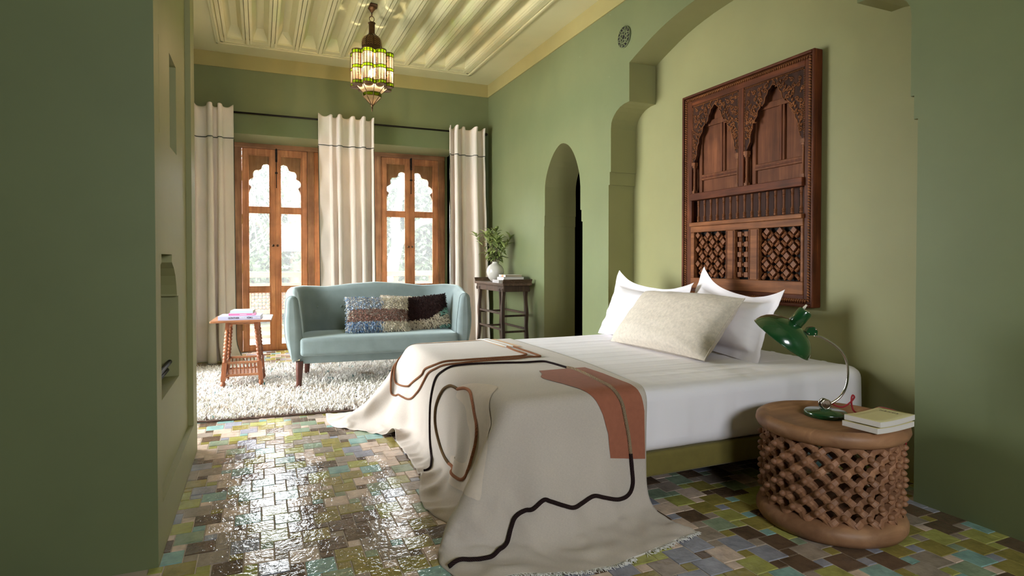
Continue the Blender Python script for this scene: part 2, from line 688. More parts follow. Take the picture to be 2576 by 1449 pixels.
def holed_face(mb, a0, a1, b0, b1, holes, place3, mi=0, flip=False):
    """Wall face over (a, b); holes = (a-array, bottom-array, top-array)."""
    cuts = {a0, a1}
    for ha, hb, ht in holes:
        cuts.update(float(x) for x in ha)
    cuts = sorted(c for c in cuts if a0 - 1e-9 <= c <= a1 + 1e-9)
    for p, q in zip(cuts[:-1], cuts[1:]):
        if q - p < 1e-7:
            continue
        e = 1e-6
        spans = []
        for ha, hb, ht in holes:
            if ha[0] - 1e-9 <= p and q <= ha[-1] + 1e-9:
                spans.append((np.interp(p + e, ha, hb), np.interp(q - e, ha, hb), np.interp(p + e, ha, ht), np.interp(q - e, ha, ht)))
        spans.sort()
        lo = (b0, b0)
        for s in spans + [(b1, b1, None, None)]:
            if s[0] - lo[0] > 1e-6 or s[1] - lo[1] > 1e-6:
                f = (0, 1, 2, 3)
                mb.add([place3(p, lo[0]), place3(q, lo[1]), place3(q, s[1]), place3(p, s[0])], [f[::-1] if flip else f], mi=mi)
            lo = (s[2], s[3])


def mono(pts):
    """Outline as arrays over a strictly increasing first coordinate."""
    p = sorted(pts, key=lambda t: t[0])
    a = [p[0][0]]
    b = [p[0][1]]
    for x, y in p[1:]:
        if x <= a[-1]:
            x = a[-1] + 1e-5
        a.append(x)
        b.append(y)
    return np.array(a), np.array(b)


# --- right wall with the bed alcove and the small arched doorway
half = [(4.39, 0), (4.39, 1.771), (4.372, 1.771), (4.372, 1.88), (4.356, 1.88), (4.356, 2.25), (4.350, 2.295), (4.333, 2.327), (4.306, 2.354),
        (4.27, 2.380), (4.216, 2.404), (4.15, 2.416), (4.083, 2.418), (4.083, 2.733), (3.985, 2.768), (3.885, 2.802), (3.785, 2.835),
        (3.685, 2.862), (3.59, 2.883), (3.5, 2.898), (3.4, 2.912), (3.25, 2.925), (3.0825, 2.93)]
alc = half + [(6.165 - y, z) for y, z in reversed(half[:-1])]
arcp = catmull([(5.631, 1.75, 0), (5.631, 1.897, 0), (5.593, 2.018, 0), (5.501, 2.149, 0), (5.385, 2.245, 0), (5.256, 2.286, 0), (5.115, 2.243, 0), (4.996, 2.129, 0), (4.911, 1.965, 0), (4.88, 1.811, 0), (4.88, 1.7, 0)], 5)
arch = [(5.649, 0), (5.649, 1.48), (5.640, 1.48), (5.640, 1.591), (5.631, 1.591)] + [(p.x, p.y) for p in arcp] + [(4.88, 1.594), (4.859, 1.594), (4.859, 1.484), (4.838, 1.484), (4.838, 0)]


def hole_from(outline):
    a, t = [], []
    pts = list(reversed(outline))
    for y, z in pts:
        if a and y <= a[-1]:
            # vertical riser: keep a hair of width so the step stays sharp
            y = a[-1] + 2e-5
        a.append(y)
        t.append(z)
    return np.array(a), np.full(len(a), -.02), np.array(t)


mb = MB()
holed_face(mb, YF, YB, -.02, ZC, [hole_from(alc), hole_from(arch)], lambda y, z: (XR, y, z), flip=True)
wall_right = struct(mb.build('wall_right', 'paint_green'), 'green plaster wall with the bed alcove')
mb = MB()
for (y0, z0), (y1, z1) in zip(alc[:-1], alc[1:]):
    mb.add([(XR, y0, z0), (XR, y1, z1), (XA + .02, y1, z1), (XA + .02, y0, z0)], [(0, 1, 2, 3)])
mb.build('alcove_reveal', 'paint_olive', wall_right, fix=False)
mb = MB()
for (y0, z0), (y1, z1) in zip(arch[:-1], arch[1:]):
    mb.add([(XR, y0, z0), (XR, y1, z1), (3.157, y1, z1), (3.157, y0, z0)], [(0, 1, 2, 3)])
mb.build('arch_reveal', 'paint_olive', wall_right)
mb = MB().add([(XA, 1.4, -.02), (XA, 4.7, -.02), (XA, 4.7, 3.3), (XA, 1.4, 3.3)], [(0, 3, 2, 1)])
struct(mb.build('wall_alcove', 'paint_olive'), 'olive plaster back of the bed alcove')
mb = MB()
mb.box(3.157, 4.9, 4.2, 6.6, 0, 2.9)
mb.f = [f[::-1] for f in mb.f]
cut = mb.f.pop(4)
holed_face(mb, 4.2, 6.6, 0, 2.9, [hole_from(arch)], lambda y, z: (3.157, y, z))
struct(mb.build('wall_passage', 'void_shade'), 'unlit passage behind the arched doorway')  # darkness of the passage is put into its wall colour

# --- back wall with the wide opening for the doors
OX0, OX1, OZ = -.42, 2.385, 2.54
mb = MB()
holed_face(mb, -1.7, XR, -.02, ZC, [(np.array([OX0, OX1]), np.full(2, -.02), np.array([OZ, OZ]))], lambda x, z: (x, YB, z), flip=False)
wall_back = struct(mb.build('wall_back', 'paint_green'), 'dark green wall above the balcony doors')
mb = MB()
Y2 = 7.99
mb.add([(OX0, YB, 0), (OX0, YB, OZ), (OX0, Y2, OZ), (OX0, Y2, 0)], [(0, 1, 2, 3)])
mb.add([(OX1, YB, 0), (OX1, YB, OZ), (OX1, Y2, OZ), (OX1, Y2, 0)], [(3, 2, 1, 0)])
mb.add([(OX0, YB, OZ), (OX1, YB, OZ), (OX1, Y2, OZ), (OX0, Y2, OZ)], [(0, 1, 2, 3)])
for x0, x1 in ((OX0, -.272), (2.352, OX1)):
    mb.box(x0, x1, 7.86, 7.96, 0, OZ)
mb.build('door_reveal', 'paint_green', wall_back)
mb = MB()
mb.box(-1.7, OX0, YB + .02, Y2, 0, ZC + .3)
mb.box(OX1, 5.0, YB + .02, Y2, 0, ZC + .3)
mb.box(OX0, OX1, YB + .02, Y2, OZ + .005, ZC + .3)
mb.build('masonry', 'paint_white', wall_back)

# --- left: side wall of the far part, chimney breast, front part with an added fill window
mb = MB()
LY0, LY1, LZ1, XO = 4.15, 6.35, 2.5, -1.6
holed_face(mb, 3.93, YB, -.02, ZC, [(np.array([LY0, LY1]), np.full(2, -.02), np.full(2, LZ1))], lambda y, z: (-.78, y, z))
for q in ([(-.78, LY0, 0), (-.78, LY0, LZ1), (XO, LY0, LZ1), (XO, LY0, 0)], [(-.78, LY1, 0), (-.78, LY1, LZ1), (XO, LY1, LZ1), (XO, LY1, 0)], [(-.78, LY0, LZ1), (-.78, LY1, LZ1), (XO, LY1, LZ1), (XO, LY0, LZ1)]):
    mb.add(q, [(0, 1, 2, 3)])
holed_face(mb, 3.93, YB, -.02, ZC + .3, [(np.array([LY0, LY1]), np.full(2, -.02), np.full(2, LZ1))], lambda y, z: (XO, y, z))
struct(mb.build('wall_left', 'paint_green'), 'green side wall beside the left curtain')
dl = struct(empty('door_4'), 'wide glazed doors in the side wall left of the rug')
for y in np.linspace(LY0 + .04, LY1 - .04, 5):
    MB().box(-1.58, -1.51, y - .04, y + .04, 0, LZ1).build('door_post', 'pine_v', dl, bevel=.004)
for z in (.05, .76, 1.74, LZ1 - .05):
    MB().box(-1.575, -1.515, LY0, LY1, z - .04, z + .04).build('door_rail', 'pine_h', dl, bevel=.004)
MB().box(-1.547, -1.543, LY0, LY1, 0, LZ1).build('pane', 'pane_clear', dl)
mb = MB().box(-5, XO, 3.95, 8.0, -.12, -.012)
struct(mb.build('floor_terrace', 'terrace'), 'pale terrace floor outside the side doors')
mb = MB()
mb.add([(XW, YF, -.02), (XW, 2.47, -.02), (XW, 2.47, ZC), (XW, YF, ZC)], [(0, 1, 2, 3)])
struct(mb.build('wall_far_left', 'paint_green'), 'green wall left of the view')
mb = MB()
FX0, FX1, FZ0, FZ1 = .5, 1.7, 1.3, 2.2
holed_face(mb, XW, XR, -.02, ZC, [(np.array([FX0, FX1]), np.full(2, FZ0), np.full(2, FZ1))], lambda x, z: (x, YF, z), flip=True)
for q in ([(FX0, YF, FZ0), (FX1, YF, FZ0), (FX1, YF - .3, FZ0), (FX0, YF - .3, FZ0)], [(FX0, YF, FZ1), (FX1, YF, FZ1), (FX1, YF - .3, FZ1), (FX0, YF - .3, FZ1)],
          [(FX0, YF, FZ0), (FX0, YF, FZ1), (FX0, YF - .3, FZ1), (FX0, YF - .3, FZ0)], [(FX1, YF, FZ0), (FX1, YF, FZ1), (FX1, YF - .3, FZ1), (FX1, YF - .3, FZ0)]):
    mb.add(q, [(0, 1, 2, 3)])
wn2 = struct(empty('fill_window'))  # unseen window added behind the camera for frontal fill
q = MB()
for x in (FX0 + .03, (FX0 + FX1) / 2, FX1 - .03):
    q.box(x - .03, x + .03, YF - .18, YF - .12, FZ0, FZ1)
for z in (FZ0 + .03, FZ1 - .03):
    q.box(FX0, FX1, YF - .18, YF - .12, z - .03, z + .03)
q.build('fill_window_frame', 'pine_v', wn2)
MB().box(FX0, FX1, YF - .153, YF - .147, FZ0, FZ1).build('pane', 'pane_clear', wn2)
struct(mb.build('wall_front', 'paint_green'), 'green wall behind the viewer')

PD, PY0, PY1, PZ0, PZ1 = .027, 2.585, 3.735, .195, 2.75
YC0, YC1 = 2.47, 3.93
XP = XL - PD
fire = [(2.595, .945), (2.642, .945), (2.6425, .955), (2.66, 1.0), (2.69, 1.045), (2.74, 1.085), (2.815, 1.11), (2.8155, 1.146), (3.13, 1.146), (3.1305, 1.11),
        (3.20, 1.082), (3.25, 1.045), (3.28, 1.0), (3.3, .955), (3.3005, .945), (3.352, .945)]
fa = np.array([p[0] for p in fire])
ft = np.array([p[1] for p in fire])
niches = [(np.array([2.58 + .008, 2.795]), np.full(2, 1.64), np.full(2, 2.04)), (np.array([3.10, 3.335]), np.full(2, 1.637), np.full(2, 2.065)), (fa, np.full(len(fa), .545), ft)]
mb = MB()
mb.add([(XW, YC0, -.02), (XL, YC0, -.02), (XL, YC0, ZC), (XW, YC0, ZC)], [(0, 1, 2, 3)])
mb.add([(XW, YC1, -.02), (XL, YC1, -.02), (XL, YC1, ZC), (XW, YC1, ZC)], [(3, 2, 1, 0)])
chim = struct(mb.build('wall_chimney', 'paint_green'), 'green end of the chimney breast at the left edge')
mb = MB()
holed_face(mb, YC0, YC1, -.02, ZC, [(np.array([PY0, PY1]), np.full(2, PZ0), np.full(2, PZ1))], lambda y, z: (XL, y, z))
for a, b in (((PY0, PZ0), (PY1, PZ0)), ((PY1, PZ0), (PY1, PZ1)), ((PY1, PZ1), (PY0, PZ1)), ((PY0, PZ1), (PY0, PZ0))):
    mb.add([(XL, *a), (XL, *b), (XP, *b), (XP, *a)], [(0, 1, 2, 3)])
holed_face(mb, PY0, PY1, PZ0, PZ1, niches, lambda y, z: (XP, y, z))
for (ha, hb, ht), d in zip(niches, (.14, .14, .36)):
    oul = [(ha[0], hb[0])] + [(y, z) for y, z in zip(ha, ht)] + [(ha[-1], hb[-1])]
    n = len(oul)
    for i in range(n):
        p, q = oul[i], oul[(i + 1) % n]
        mb.add([(XP, *p), (XP, *q), (XP - d, *q), (XP - d, *p)], [(0, 1, 2, 3)])
    mb.add([(XP - d, *p) for p in oul], [tuple(range(n))])
mb.build('fireplace_face', 'paint_olive', chim)
for i, (z, x) in enumerate(((.617, -.412), (.577, -.425))):
    g = MB().tube([(x, 2.6, z), (x, 3.352, z)], .011, 10)
    g.build('grate_bar', 'iron_dark', chim)

# --- floor: grout bed with hopscotch zellige, every near tile its own piece
mb = MB().add([(XW, YF, 0), (3.4, YF, 0), (3.4, 8.0, 0), (XW, 8.0, 0)], [(0, 1, 2, 3)])
mb.add([(3.4, 4.8, 0), (4.9, 4.8, 0), (4.9, 5.7, 0), (3.4, 5.7, 0)], [(0, 1, 2, 3)])
floor = struct(mb.build('floor', 'grout'), 'floor of many-coloured glazed tiles in a hopscotch pattern')
TA, TB, GR = .1075, .0505, .0035


def tile_mesh(s, mname):
    h = s / 2 - GR / 2
    c = .0018
    m = MB()
    m.add([(-h, -h, 0), (h, -h, 0), (h, h, 0), (-h, h, 0), (-h + c, -h + c, .003), (h - c, -h + c, .003), (h - c, h - c, .003), (-h + c, h - c, .003)],
          [(0, 1, 5, 4), (1, 2, 6, 5), (2, 3, 7, 6), (3, 0, 4, 7), (4, 5, 6, 7)])
    return m


tiles_me = {(k, g[0]): tile_mesh(s, g[0]).mesh('tile', g[0]) for k, s in (('big', TA), ('small', TB)) for g in GLAZES}
gn = [g[0] for g in GLAZES]
gw = [g[2] for g in GLAZES]


def on_floor(x, y, s):
    """Bounds of the tile after cutting it at the walls, or None."""
    h = s / 2
    x0, x1, y0, y1 = x - h, x + h, y - h, y + h
    if y < .9 or (y < YC0 and x < -1.3):
        return None
    y1 = min(y1, 7.852)
    if 1.775 < y < 4.39:
        x1 = min(x1, XA)
        if x > XR:
            y0, y1 = max(y0, 1.775), min(y1, 4.39)
    else:
        x1 = min(x1, XR)
    if YC0 < y < YC1:
        x0 = max(x0, XL)
    elif y > YC1:
        x0 = max(x0, -.78)
        if x < XL:
            y0 = max(y0, YC1)
    elif x < XL:
        y1 = min(y1, YC0)
    if x1 - x0 < .012 or y1 - y0 < .012:
        return None
    return x0, x1, y0, y1


def screen(x, y):
    q = Vector((x, y, -CAM_H))
    d = q.dot(fw)
    if d < .2:
        return None
    return 1288 + 1487.4 * q.dot(rt) / d, 679.5 - 1487.4 * q.dot(up) / d, d


cells = []
ox, oy = .5700, 2.1310           # lower left corner of one measured big tile
for i in range(-60, 80):
    for j in range(-60, 80):
        bx = ox + i * TA - j * TB
        by = oy + i * TB + j * TA
        for kind, cx, cy, s in (('big', bx + TA / 2, by + TA / 2, TA), ('small', bx + TB / 2, by - TB / 2, TB)):
            bd = on_floor(cx, cy, s)
            if bd is None:
                continue
            whole = bd[1] - bd[0] > s - 1e-4 and bd[3] - bd[2] > s - 1e-4
            q = screen(cx, cy)
            hid = (q is None or not (-60 < q[0] < 2640 and q[1] < 1530) or (1.05 < cx < 3.0 and 2.5 < cy < 3.85) or (-.5 < cx < 2.1 and 4.7 < cy < 6.6))
            cells.append((hid or not whole, q[2] if q else 9, kind, cx, cy, bd, whole))
cells.sort(key=lambda t: (t[0], t[1], t[3]))
count = {'big': 0, 'small': 0}
rest = MB()
for hid, dd, kind, cx, cy, bd, whole in cells:
    g = rng.choices(range(len(gn)), gw)[0]
    tx, ty, rz = rng.gauss(0, .011), rng.gauss(0, .011), rng.gauss(0, .012)
    lim = 300 if kind == 'big' else 200
    if not hid and count[kind] < lim:
        count[kind] += 1
        o = place(tiles_me[(kind, gn[g])], 'tile' if kind == 'big' else 'small_tile', floor, (cx, cy, -.0006 + rng.uniform(0, .0006)), (tx, ty, rz))
    else:
        m = tile_mesh(TA if kind == 'big' else TB, gn[g])
        if not whole:
            m.v = [((bd[1] - bd[0]) / (TA if kind == 'big' else TB) * a, (bd[3] - bd[2]) / (TA if kind == 'big' else TB) * b, c) for a, b, c in m.v]
            cx, cy, rz = (bd[0] + bd[1]) / 2, (bd[2] + bd[3]) / 2, 0
        m.xf(Matrix.Translation((cx, cy, -.0004)) @ Matrix.Rotation(rz, 4, 'Z') @ Matrix.Rotation(tx, 4, 'X') @ Matrix.Rotation(ty, 4, 'Y'))
        rest.add(m.v, m.f, mi=g)
tag(rest.build('far_tiles', gn, floor), 'further glazed tiles of the same floor', kind='stuff')

# --- ceiling with moulded coffers
CX0, CX1, CY0, CY1 = -.408, 2.421, .8, 6.975
mb = MB()
holed_face(mb, -1.7, XR, YF, YB, [(np.array([CX0 + .05, CX1 - .05]), np.full(2, CY0 + .05), np.full(2, CY1 - .05))], lambda x, y: (x, y, ZC), flip=True)
mb.add([(XW, YF, ZC), (-1.7, YF, ZC), (-1.7, 3.0, ZC), (XW, 3.0, ZC)], [(3, 2, 1, 0)])
ceil = struct(mb.build('ceiling', 'paint_cream'), 'pale green coffered ceiling')
mb = MB()
for x0, x1, y0, y1, z in ((CX0, CX1, CY0, CY1, 3.401), (CX0 + .022, CX1 - .022, CY0 + .022, CY1 - .022, 3.393), (CX0 + .05, CX1 - .05, CY0 + .05, CY1 - .05, 3.404)):
    w = .02 if z < 3.4 else .03
    mb.box(x0, x1, y1 - w, y1, z, ZC)
    mb.box(x0, x1, y0, y0 + w, z, ZC)
    mb.box(x0, x0 + w, y0, y1, z, ZC)
    mb.box(x1 - w, x1, y0, y1, z, ZC)
mb.build('frame_moulding', 'paint_cream', ceil, bevel=.003)
prof = [(-.052, 3.46), (-.052, 3.424), (-.046, 3.414), (-.036, 3.411), (-.022, 3.406), (-.0215, 3.43), (-.0165, 3.43), (-.016, 3.403), (.016, 3.403), (.0165, 3.43), (.0215, 3.43), (.022, 3.406), (.036, 3.411), (.046, 3.414), (.052, 3.424), (.052, 3.46)]
bm_ = MB()
bm_.grid([[(x, y, z) for x, z in prof] for y in (CY0 + .06, CY1 - .08)], smooth=False, flip=True)
beam_me = bm_.mesh('beam', 'paint_cream')
BX = [-.34 + k * .2427 for k in range(12)]
for x in BX:
    place(beam_me, 'beam', ceil, (x, 0, 0))
cf = MB()
h0, h1, ye, yt, zt = .0765, .031, CY1 - .19, CY1 - .32, 3.505
for sgn in (-1, 1):
    cf.add([(sgn * h0, CY0 + .1, 3.424), (sgn * h0, ye, 3.424), (sgn * h1, yt, zt), (sgn * h1, CY0 + .25, zt)], [(0, 1, 2, 3) if sgn > 0 else (3, 2, 1, 0)])
cf.add([(-h0, ye, 3.424), (h0, ye, 3.424), (h1, yt, zt), (-h1, yt, zt)], [(3, 2, 1, 0)])
cf.add([(-h1, yt, zt), (h1, yt, zt), (h1, CY0 + .25, zt), (-h1, CY0 + .25, zt)], [(3, 2, 1, 0)])
cf.box(-h0 - .05, h0 + .05, ye, ye + .14, 3.412, 3.45)
cf.box(-h0, h0, ye + .002, ye + .014, 3.407, 3.45)
coffer_me = cf.mesh('coffer', 'paint_cream')
for k in range(11):
    place(coffer_me, 'coffer', ceil, ((BX[k] + BX[k + 1]) / 2, 0, 0))
mb = MB().box(-1.7, XR + .3, YF, YB + .2, 3.6, 3.75).box(XW, -1.7001, YF, 3.9, 3.6, 3.75)
mb.build('slab', 'paint_white', ceil)
# crown band on the far walls
mb = MB()
mb.box(-.78, XR, YB - .012, YB, 3.256, ZC)
struct(mb.build('trim_1', 'paint_band'), 'yellow-green band under the ceiling of the door wall')
mb = MB()
mb.box(XR - .012, XR, YF, YB - .012, 3.256, ZC)
struct(mb.build('trim_2', 'paint_band'), 'yellow-green band under the ceiling of the bed wall')
mb = MB()
mb.box(-.78, -.768, YC1, YB - .012, 3.256, ZC)
struct(mb.build('trim_3', 'paint_band'), 'yellow-green band under the ceiling of the left wall')

# --- pierced round vent in the right wall
vt = thing('wall_vent', 'small round pierced plaster vent high on the green wall', 'vent', (XR, 4.150, 2.960))
mb = MB()
mb.lathe([(.0, -.010), (.083, -.010)], seg=32, axis=0, cap=False)
mb.build('vent_shade', 'void_shade', vt)  # flat dark disc painted as the shade inside the vent
mb = MB()


def bar(p, q, w=.0042):
    d = Vector((0, q[0] - p[0], q[1] - p[1]))
    if d.length < 1e-5:
        return
    mb.tube([(-.012, *p), (-.012, *q)], w, 5)


for k in range(6):
    a = PI / 6 + k * PI / 3
    c, s = math.cos(a), math.sin(a)
    hx = [(.034 * c + .0155 * math.cos(a + j * PI / 3 + PI / 6), .034 * s + .0155 * math.sin(a + j * PI / 3 + PI / 6)) for j in range(6)]
    for j in range(6):
        bar(hx[j], hx[(j + 1) % 6])
    for da in (-.30, .30):
        bar((.052 * math.cos(a), .052 * math.sin(a)), (.084 * math.cos(a + da), .084 * math.sin(a + da)))
    b = a + PI / 6
    bar((.046 * math.cos(b), .046 * math.sin(b)), (.084 * math.cos(b - .12), .084 * math.sin(b - .12)))
    bar((.056 * math.cos(a - .45), .056 * math.sin(a - .45)), (.056 * math.cos(a + .6), .056 * math.sin(a + .6)))
mb.build('vent_tracery', 'paint_green', vt)
mb = MB()
mb.lathe([(.084, -.012), (.084, -.002), (.088, -.002), (.088, -.012), (.084, -.012)], seg=36, axis=0, cap=False)
mb.build('vent_rim', 'paint_green', vt)
# ------------------------------------------------------------------ balcony doors
ZT = 2.485
PANES = [(.073, .734), (.792, 1.706), (1.766, 2.41)]
mb = MB()
mb.box(-.27, 2.35, 7.852, 7.95, ZT, OZ + .004)
trim = struct(mb.build('trim_4', 'pine_old_h', bevel=.004), 'weathered wooden head of the balcony door frame')
for x0, x1 in ((-.27, -.19), (.561, .64), (1.40, 1.482), (2.26, 2.35)):
    m = MB().box(x0, x1, 7.852, 7.95, 0, ZT)
    m.build('frame_post', 'pine_old_v', trim, bevel=.004)
m = MB().box(-.27, 2.35, 7.84, 7.99, -.004, .006)
m.build('threshold', 'pine_old_h', trim)

scal = [(1, .205), (.98, .20), (.9, .175), (.81, .17), (.72, .18), (.66, .205), (.62, .25), (.58, .272), (.466, .287), (.38, .29), (.313, .302), (.262, .33), (.244, .372), (.256, .42), (.22, .442), (.16, .452),
        (.09, .475), (.05, .515), (.05, .555), (.10, .585), (.165, .612), (.12, .65), (.075, .70), (.04, .75), (.027, .79), (0, .80)]


def scallop():
    pts = catmull([(u, v, 0) for u, v in scal], 4)
    return [(0, 0), (1, 0)] + [(max(0, min(1, p.x)), p.y) for p in pts]


def leaf(door, xo, xi):
    """xo: hinge side, xi: meeting side (world x)."""
    sg = 1 if xi > xo else -1
    so, si = .066, .056
    y0, y1 = 7.872, 7.917
    m = MB()
    m.box(xo + sg * .002, xo + sg * so, y0, y1, .008, ZT - .004)
    m.box(xi - sg * si, xi - sg * .0004, y0, y1, .008, ZT - .004)
    for a, b in ((.008, .073), (.734, .792), (1.706, 1.766), (2.41, ZT - .004)):
        m.box(xo + sg * so, xi - sg * si, y0 + .001, y1 - .001, a, b)
    lf = m.build('leaf', 'pine_v', door, bevel=.003)
    gx0, gx1 = xo + sg * so, xi - sg * si
    for k, (a, b) in enumerate(PANES):
        p = MB().box(gx0, gx1, 7.892, 7.896, a, b)
        p.build('pane', 'pane_clear', lf)
        q = MB()
        e = .012
        q.box(gx0, gx0 + sg * e, y0 + .004, y0 + .02, a, b)
        q.box(gx1 - sg * e, gx1, y0 + .004, y0 + .02, a, b)
        q.box(gx0, gx1, y0 + .004, y0 + .02, a, a + e)
        q.box(gx0, gx1, y0 + .004, y0 + .02, b - e, b)
        q.build('glazing_bead', 'pine_v', lf, bevel=.004)
    a, b = PANES[2]
    pl = scallop()
    q = MB().prism(pl, lambda p: (gx0 + (gx1 - gx0) * p[0], 7.898, b - p[1] * (b - a)), lambda p: (gx0 + (gx1 - gx0) * p[0], 7.912, b - p[1] * (b - a)))
    q.build('scalloped_board', 'pine_v', lf, fix=True, bevel=.002)
    q = MB().lathe([(.004, 0), (.004, -.018), (.014, -.022), (.0155, -.028), (.012, -.034), (0, -.035)], (xi - sg * .026, y0, 1.30), 14, axis=1)
    q.build('knob', 'brass_dark', lf, fix=True)
    for z in (.32, 1.02, 1.62, 2.14):
        q = MB().tube([(xo + sg * .001, y0 - .006, z - .05), (xo + sg * .001, y0 - .006, z + .05)], .006, 8)
        q.lathe([(.0, -.062), (.004, -.056), (.0065, -.05)], (xo + sg * .001, y0 - .006, z), 8)
        q.lathe([(.0065, .05), (.004, .056), (.0, .062)], (xo + sg * .001, y0 - .006, z), 8)
        q.build('hinge', 'brass', lf)
    return lf


for n, (xa, xm, xb) in enumerate(((-.19, .184, .561), (.64, 1.02, 1.40), (1.482, 1.868, 2.26))):
    d = struct(empty('door_%d' % (n + 1)), ['glazed double door behind the small side table', 'glazed double door behind the middle curtain', 'glazed double door behind the sofa'][n])
    leaf(d, xa, xm)
    leaf(d, xb, xm)
    q = MB()
    x = xm + .016
    q.tube([(x, 7.866, 2.02), (x, 7.866, 2.40)], .0045, 8)
    q.box(x - .011, x + .011, 7.858, 7.872, 2.33, 2.50)
    for k in range(4):
        q.ball((x, 7.858, 2.35 + k * .045), .011, 8, 6)
    q.box(x - .015, x + .015, 7.860, 7.872, 2.185, 2.205)
    q.ball((x, 7.866, 2.015), .006, 8, 6)
    q.build('bolt', 'iron_dark', d)

# ------------------------------------------------------------------ outside: balcony, garden
mb = MB().box(-4, 6, 8.0, 9.55, -.12, -.015)
struct(mb.build('floor_balcony', 'terrace'), 'pale terrace floor outside the doors')
mb = MB().add([(-14, 9.55, -.3), (18, 9.55, -.3), (18, 30, -.3), (-14, 30, -.3)], [(0, 1, 2, 3)])
struct(mb.build('ground_garden', 'grass_out'), 'garden ground beyond the balcony')
rail = thing('balcony_railing', 'sunlit wooden balcony railing with turned lattice panels outside the doors', 'railing', (1, 9.3, -.015))
ORX = 1.0


def rb(name, x0, x1, y0, y1, z0, z1):
    return MB().box(x0 - ORX, x1 - ORX, y0 - 9.3, y1 - 9.3, z0 + .015, z1 + .015).build(name, 'pine_out', rail, bevel=.004)


rb('top_rail', -3.2, 5.4, 9.24, 9.36, .87, .95)
rb('middle_rail', -3.2, 5.4, 9.27, 9.33, .735, .785)
rb('panel_rail', -3.2, 5.4, 9.275, 9.325, .65, .69)
rb('panel_rail', -3.2, 5.4, 9.27, 9.33, .345, .40)
rb('bottom_rail', -3.2, 5.4, 9.27, 9.33, .115, .165)
rb('bottom_rail', -3.2, 5.4, 9.26, 9.34, -.015, .035)
ball_ = MB()
ball_.ball((0, 0, 0), .0245, 10, 6)
ball_.box(-.03, .03, -.006, .006, -.006, .006)
ball_.box(-.006, .006, -.006, .006, -.03, .03)
for i in range(15):
    x = -3.15 + i * .57
    rb('post', x - .03, x + .03, 9.26, 9.34, -.015, .87)
    rb('stile', x + .155, x + .185, 9.28, 9.32, .35, .69)
    lat = MB()
    xs = [x + .055 + a * .05 for a in range(3)] + [x + .21 + a * .05 for a in range(7)]
    for xx in xs:
        for k in range(5):
            lat.add([(p[0] + xx - ORX, p[1], p[2] + .43 + k * .05 + .015) for p in ball_.v], ball_.f, True)
    tag(lat.build('lattice_panel', 'pine_out', rail), kind='stuff')


def leaves(n, centres, spread, size, seed):
    g = np.random.default_rng(seed)
    c = np.asarray(centres, float)[g.integers(0, len(centres), n)]
    p = c + g.normal(0, 1, (n, 3)) * np.asarray(spread)
    a = g.normal(0, 1, (n, 3))
    a /= np.linalg.norm(a, axis=1)[:, None]
    b = np.cross(a, g.normal(0, 1, (n, 3)))
    b /= np.linalg.norm(b, axis=1)[:, None] + 1e-9
    s = size * g.uniform(.7, 1.3, n)[:, None]
    v = np.stack([p - a * s, p + b * s * .45, p + a * s, p - b * s * .45], 1).reshape(-1, 3)
    m = MB()
    m.v = [tuple(q) for q in v]
    m.f = [(4 * i, 4 * i + 1, 4 * i + 2, 4 * i + 3) for i in range(n)]
    m.sm = [False] * n
    m.mi = [0] * n
    m.uv = [None] * n
    return m


def clusters(n, lo, hi, seed):
    g = np.random.default_rng(seed)
    return g.uniform(lo, hi, (n, 3))


t = thing('garden_tree', 'pale forked tree trunk with leafy crown seen through the right door', 'tree', (2.2, 11, -.3))
T = lambda pts: [(x - 2.2, y - 11, z + .3) for x, y, z in pts]
m = MB()
m.tube(T(catmull([(2.15, 11, -.35), (2.2, 11, .4), (2.26, 11, .9), (2.31, 11, 1.15), (2.36, 11, 1.38), (2.35, 11, 1.6), (2.335, 11, 1.85), (2.39, 11.05, 2.1), (2.45, 11.1, 2.35), (2.6, 11.2, 3.2)], 5)),
       [.15 - .10 * i / 45 for i in range(46)], 12)
m.tube(T(catmull([(2.34, 11, 1.3), (2.43, 10.98, 1.5), (2.58, 10.95, 1.68), (2.8, 10.95, 1.83), (3.1, 11, 1.92), (3.6, 11.1, 2.3)], 5)), [.10 - .06 * i / 25 for i in range(26)], 10)
m.tube(T(catmull([(3.0, 10.8, 2.75), (2.5, 10.8, 2.63), (2.3, 10.8, 2.52), (2.17, 10.8, 2.42), (1.9, 10.8, 2.3)], 5)), .045, 8)
m.build('trunk', 'bark', t)
leaves(16000, clusters(150, (1.9 - 2.2, .3, 1.0), (4.6 - 2.2, 2.2, 3.3), 3), (.22, .2, .2), .062, 4).build('crown', 'foliage', t)
t = thing('garden_tree', 'brown tree with tangled bare twigs seen through the left door', 'tree', (.3, 12.4, -.3))
m = MB()
m.tube(catmull([(.3, .2, 0), (.34, .2, 1.0), (.42, .2, 1.9), (.3, .2, 2.6), (.5, .2, 3.6)], 5), .13, 10)
m.tube(catmull([(.4, .2, 1.6), (-.2, .2, 2.05), (-.6, .1, 2.5), (-1.0, 0, 3.3)], 5), .07, 8)
m.build('trunk', 'stem', t)
m = MB()
for k in range(26):
    x = rng.uniform(-.7, .7)
    m.tube(catmull([(x, -.6, 3.6), (x + rng.uniform(-.2, .2), -.6, 3.0), (x + rng.uniform(-.35, .35), -.6, 2.3), (x + rng.uniform(-.5, .5), -.6, 1.6)], 4), .009, 4)
tag(m.build('twigs', 'bark', t), kind='stuff')
leaves(16000, clusters(150, (-2.2, -.3, .6), (.4, 1.6, 3.4), 8), (.22, .2, .2), .062, 9).build('crown', 'foliage', t)
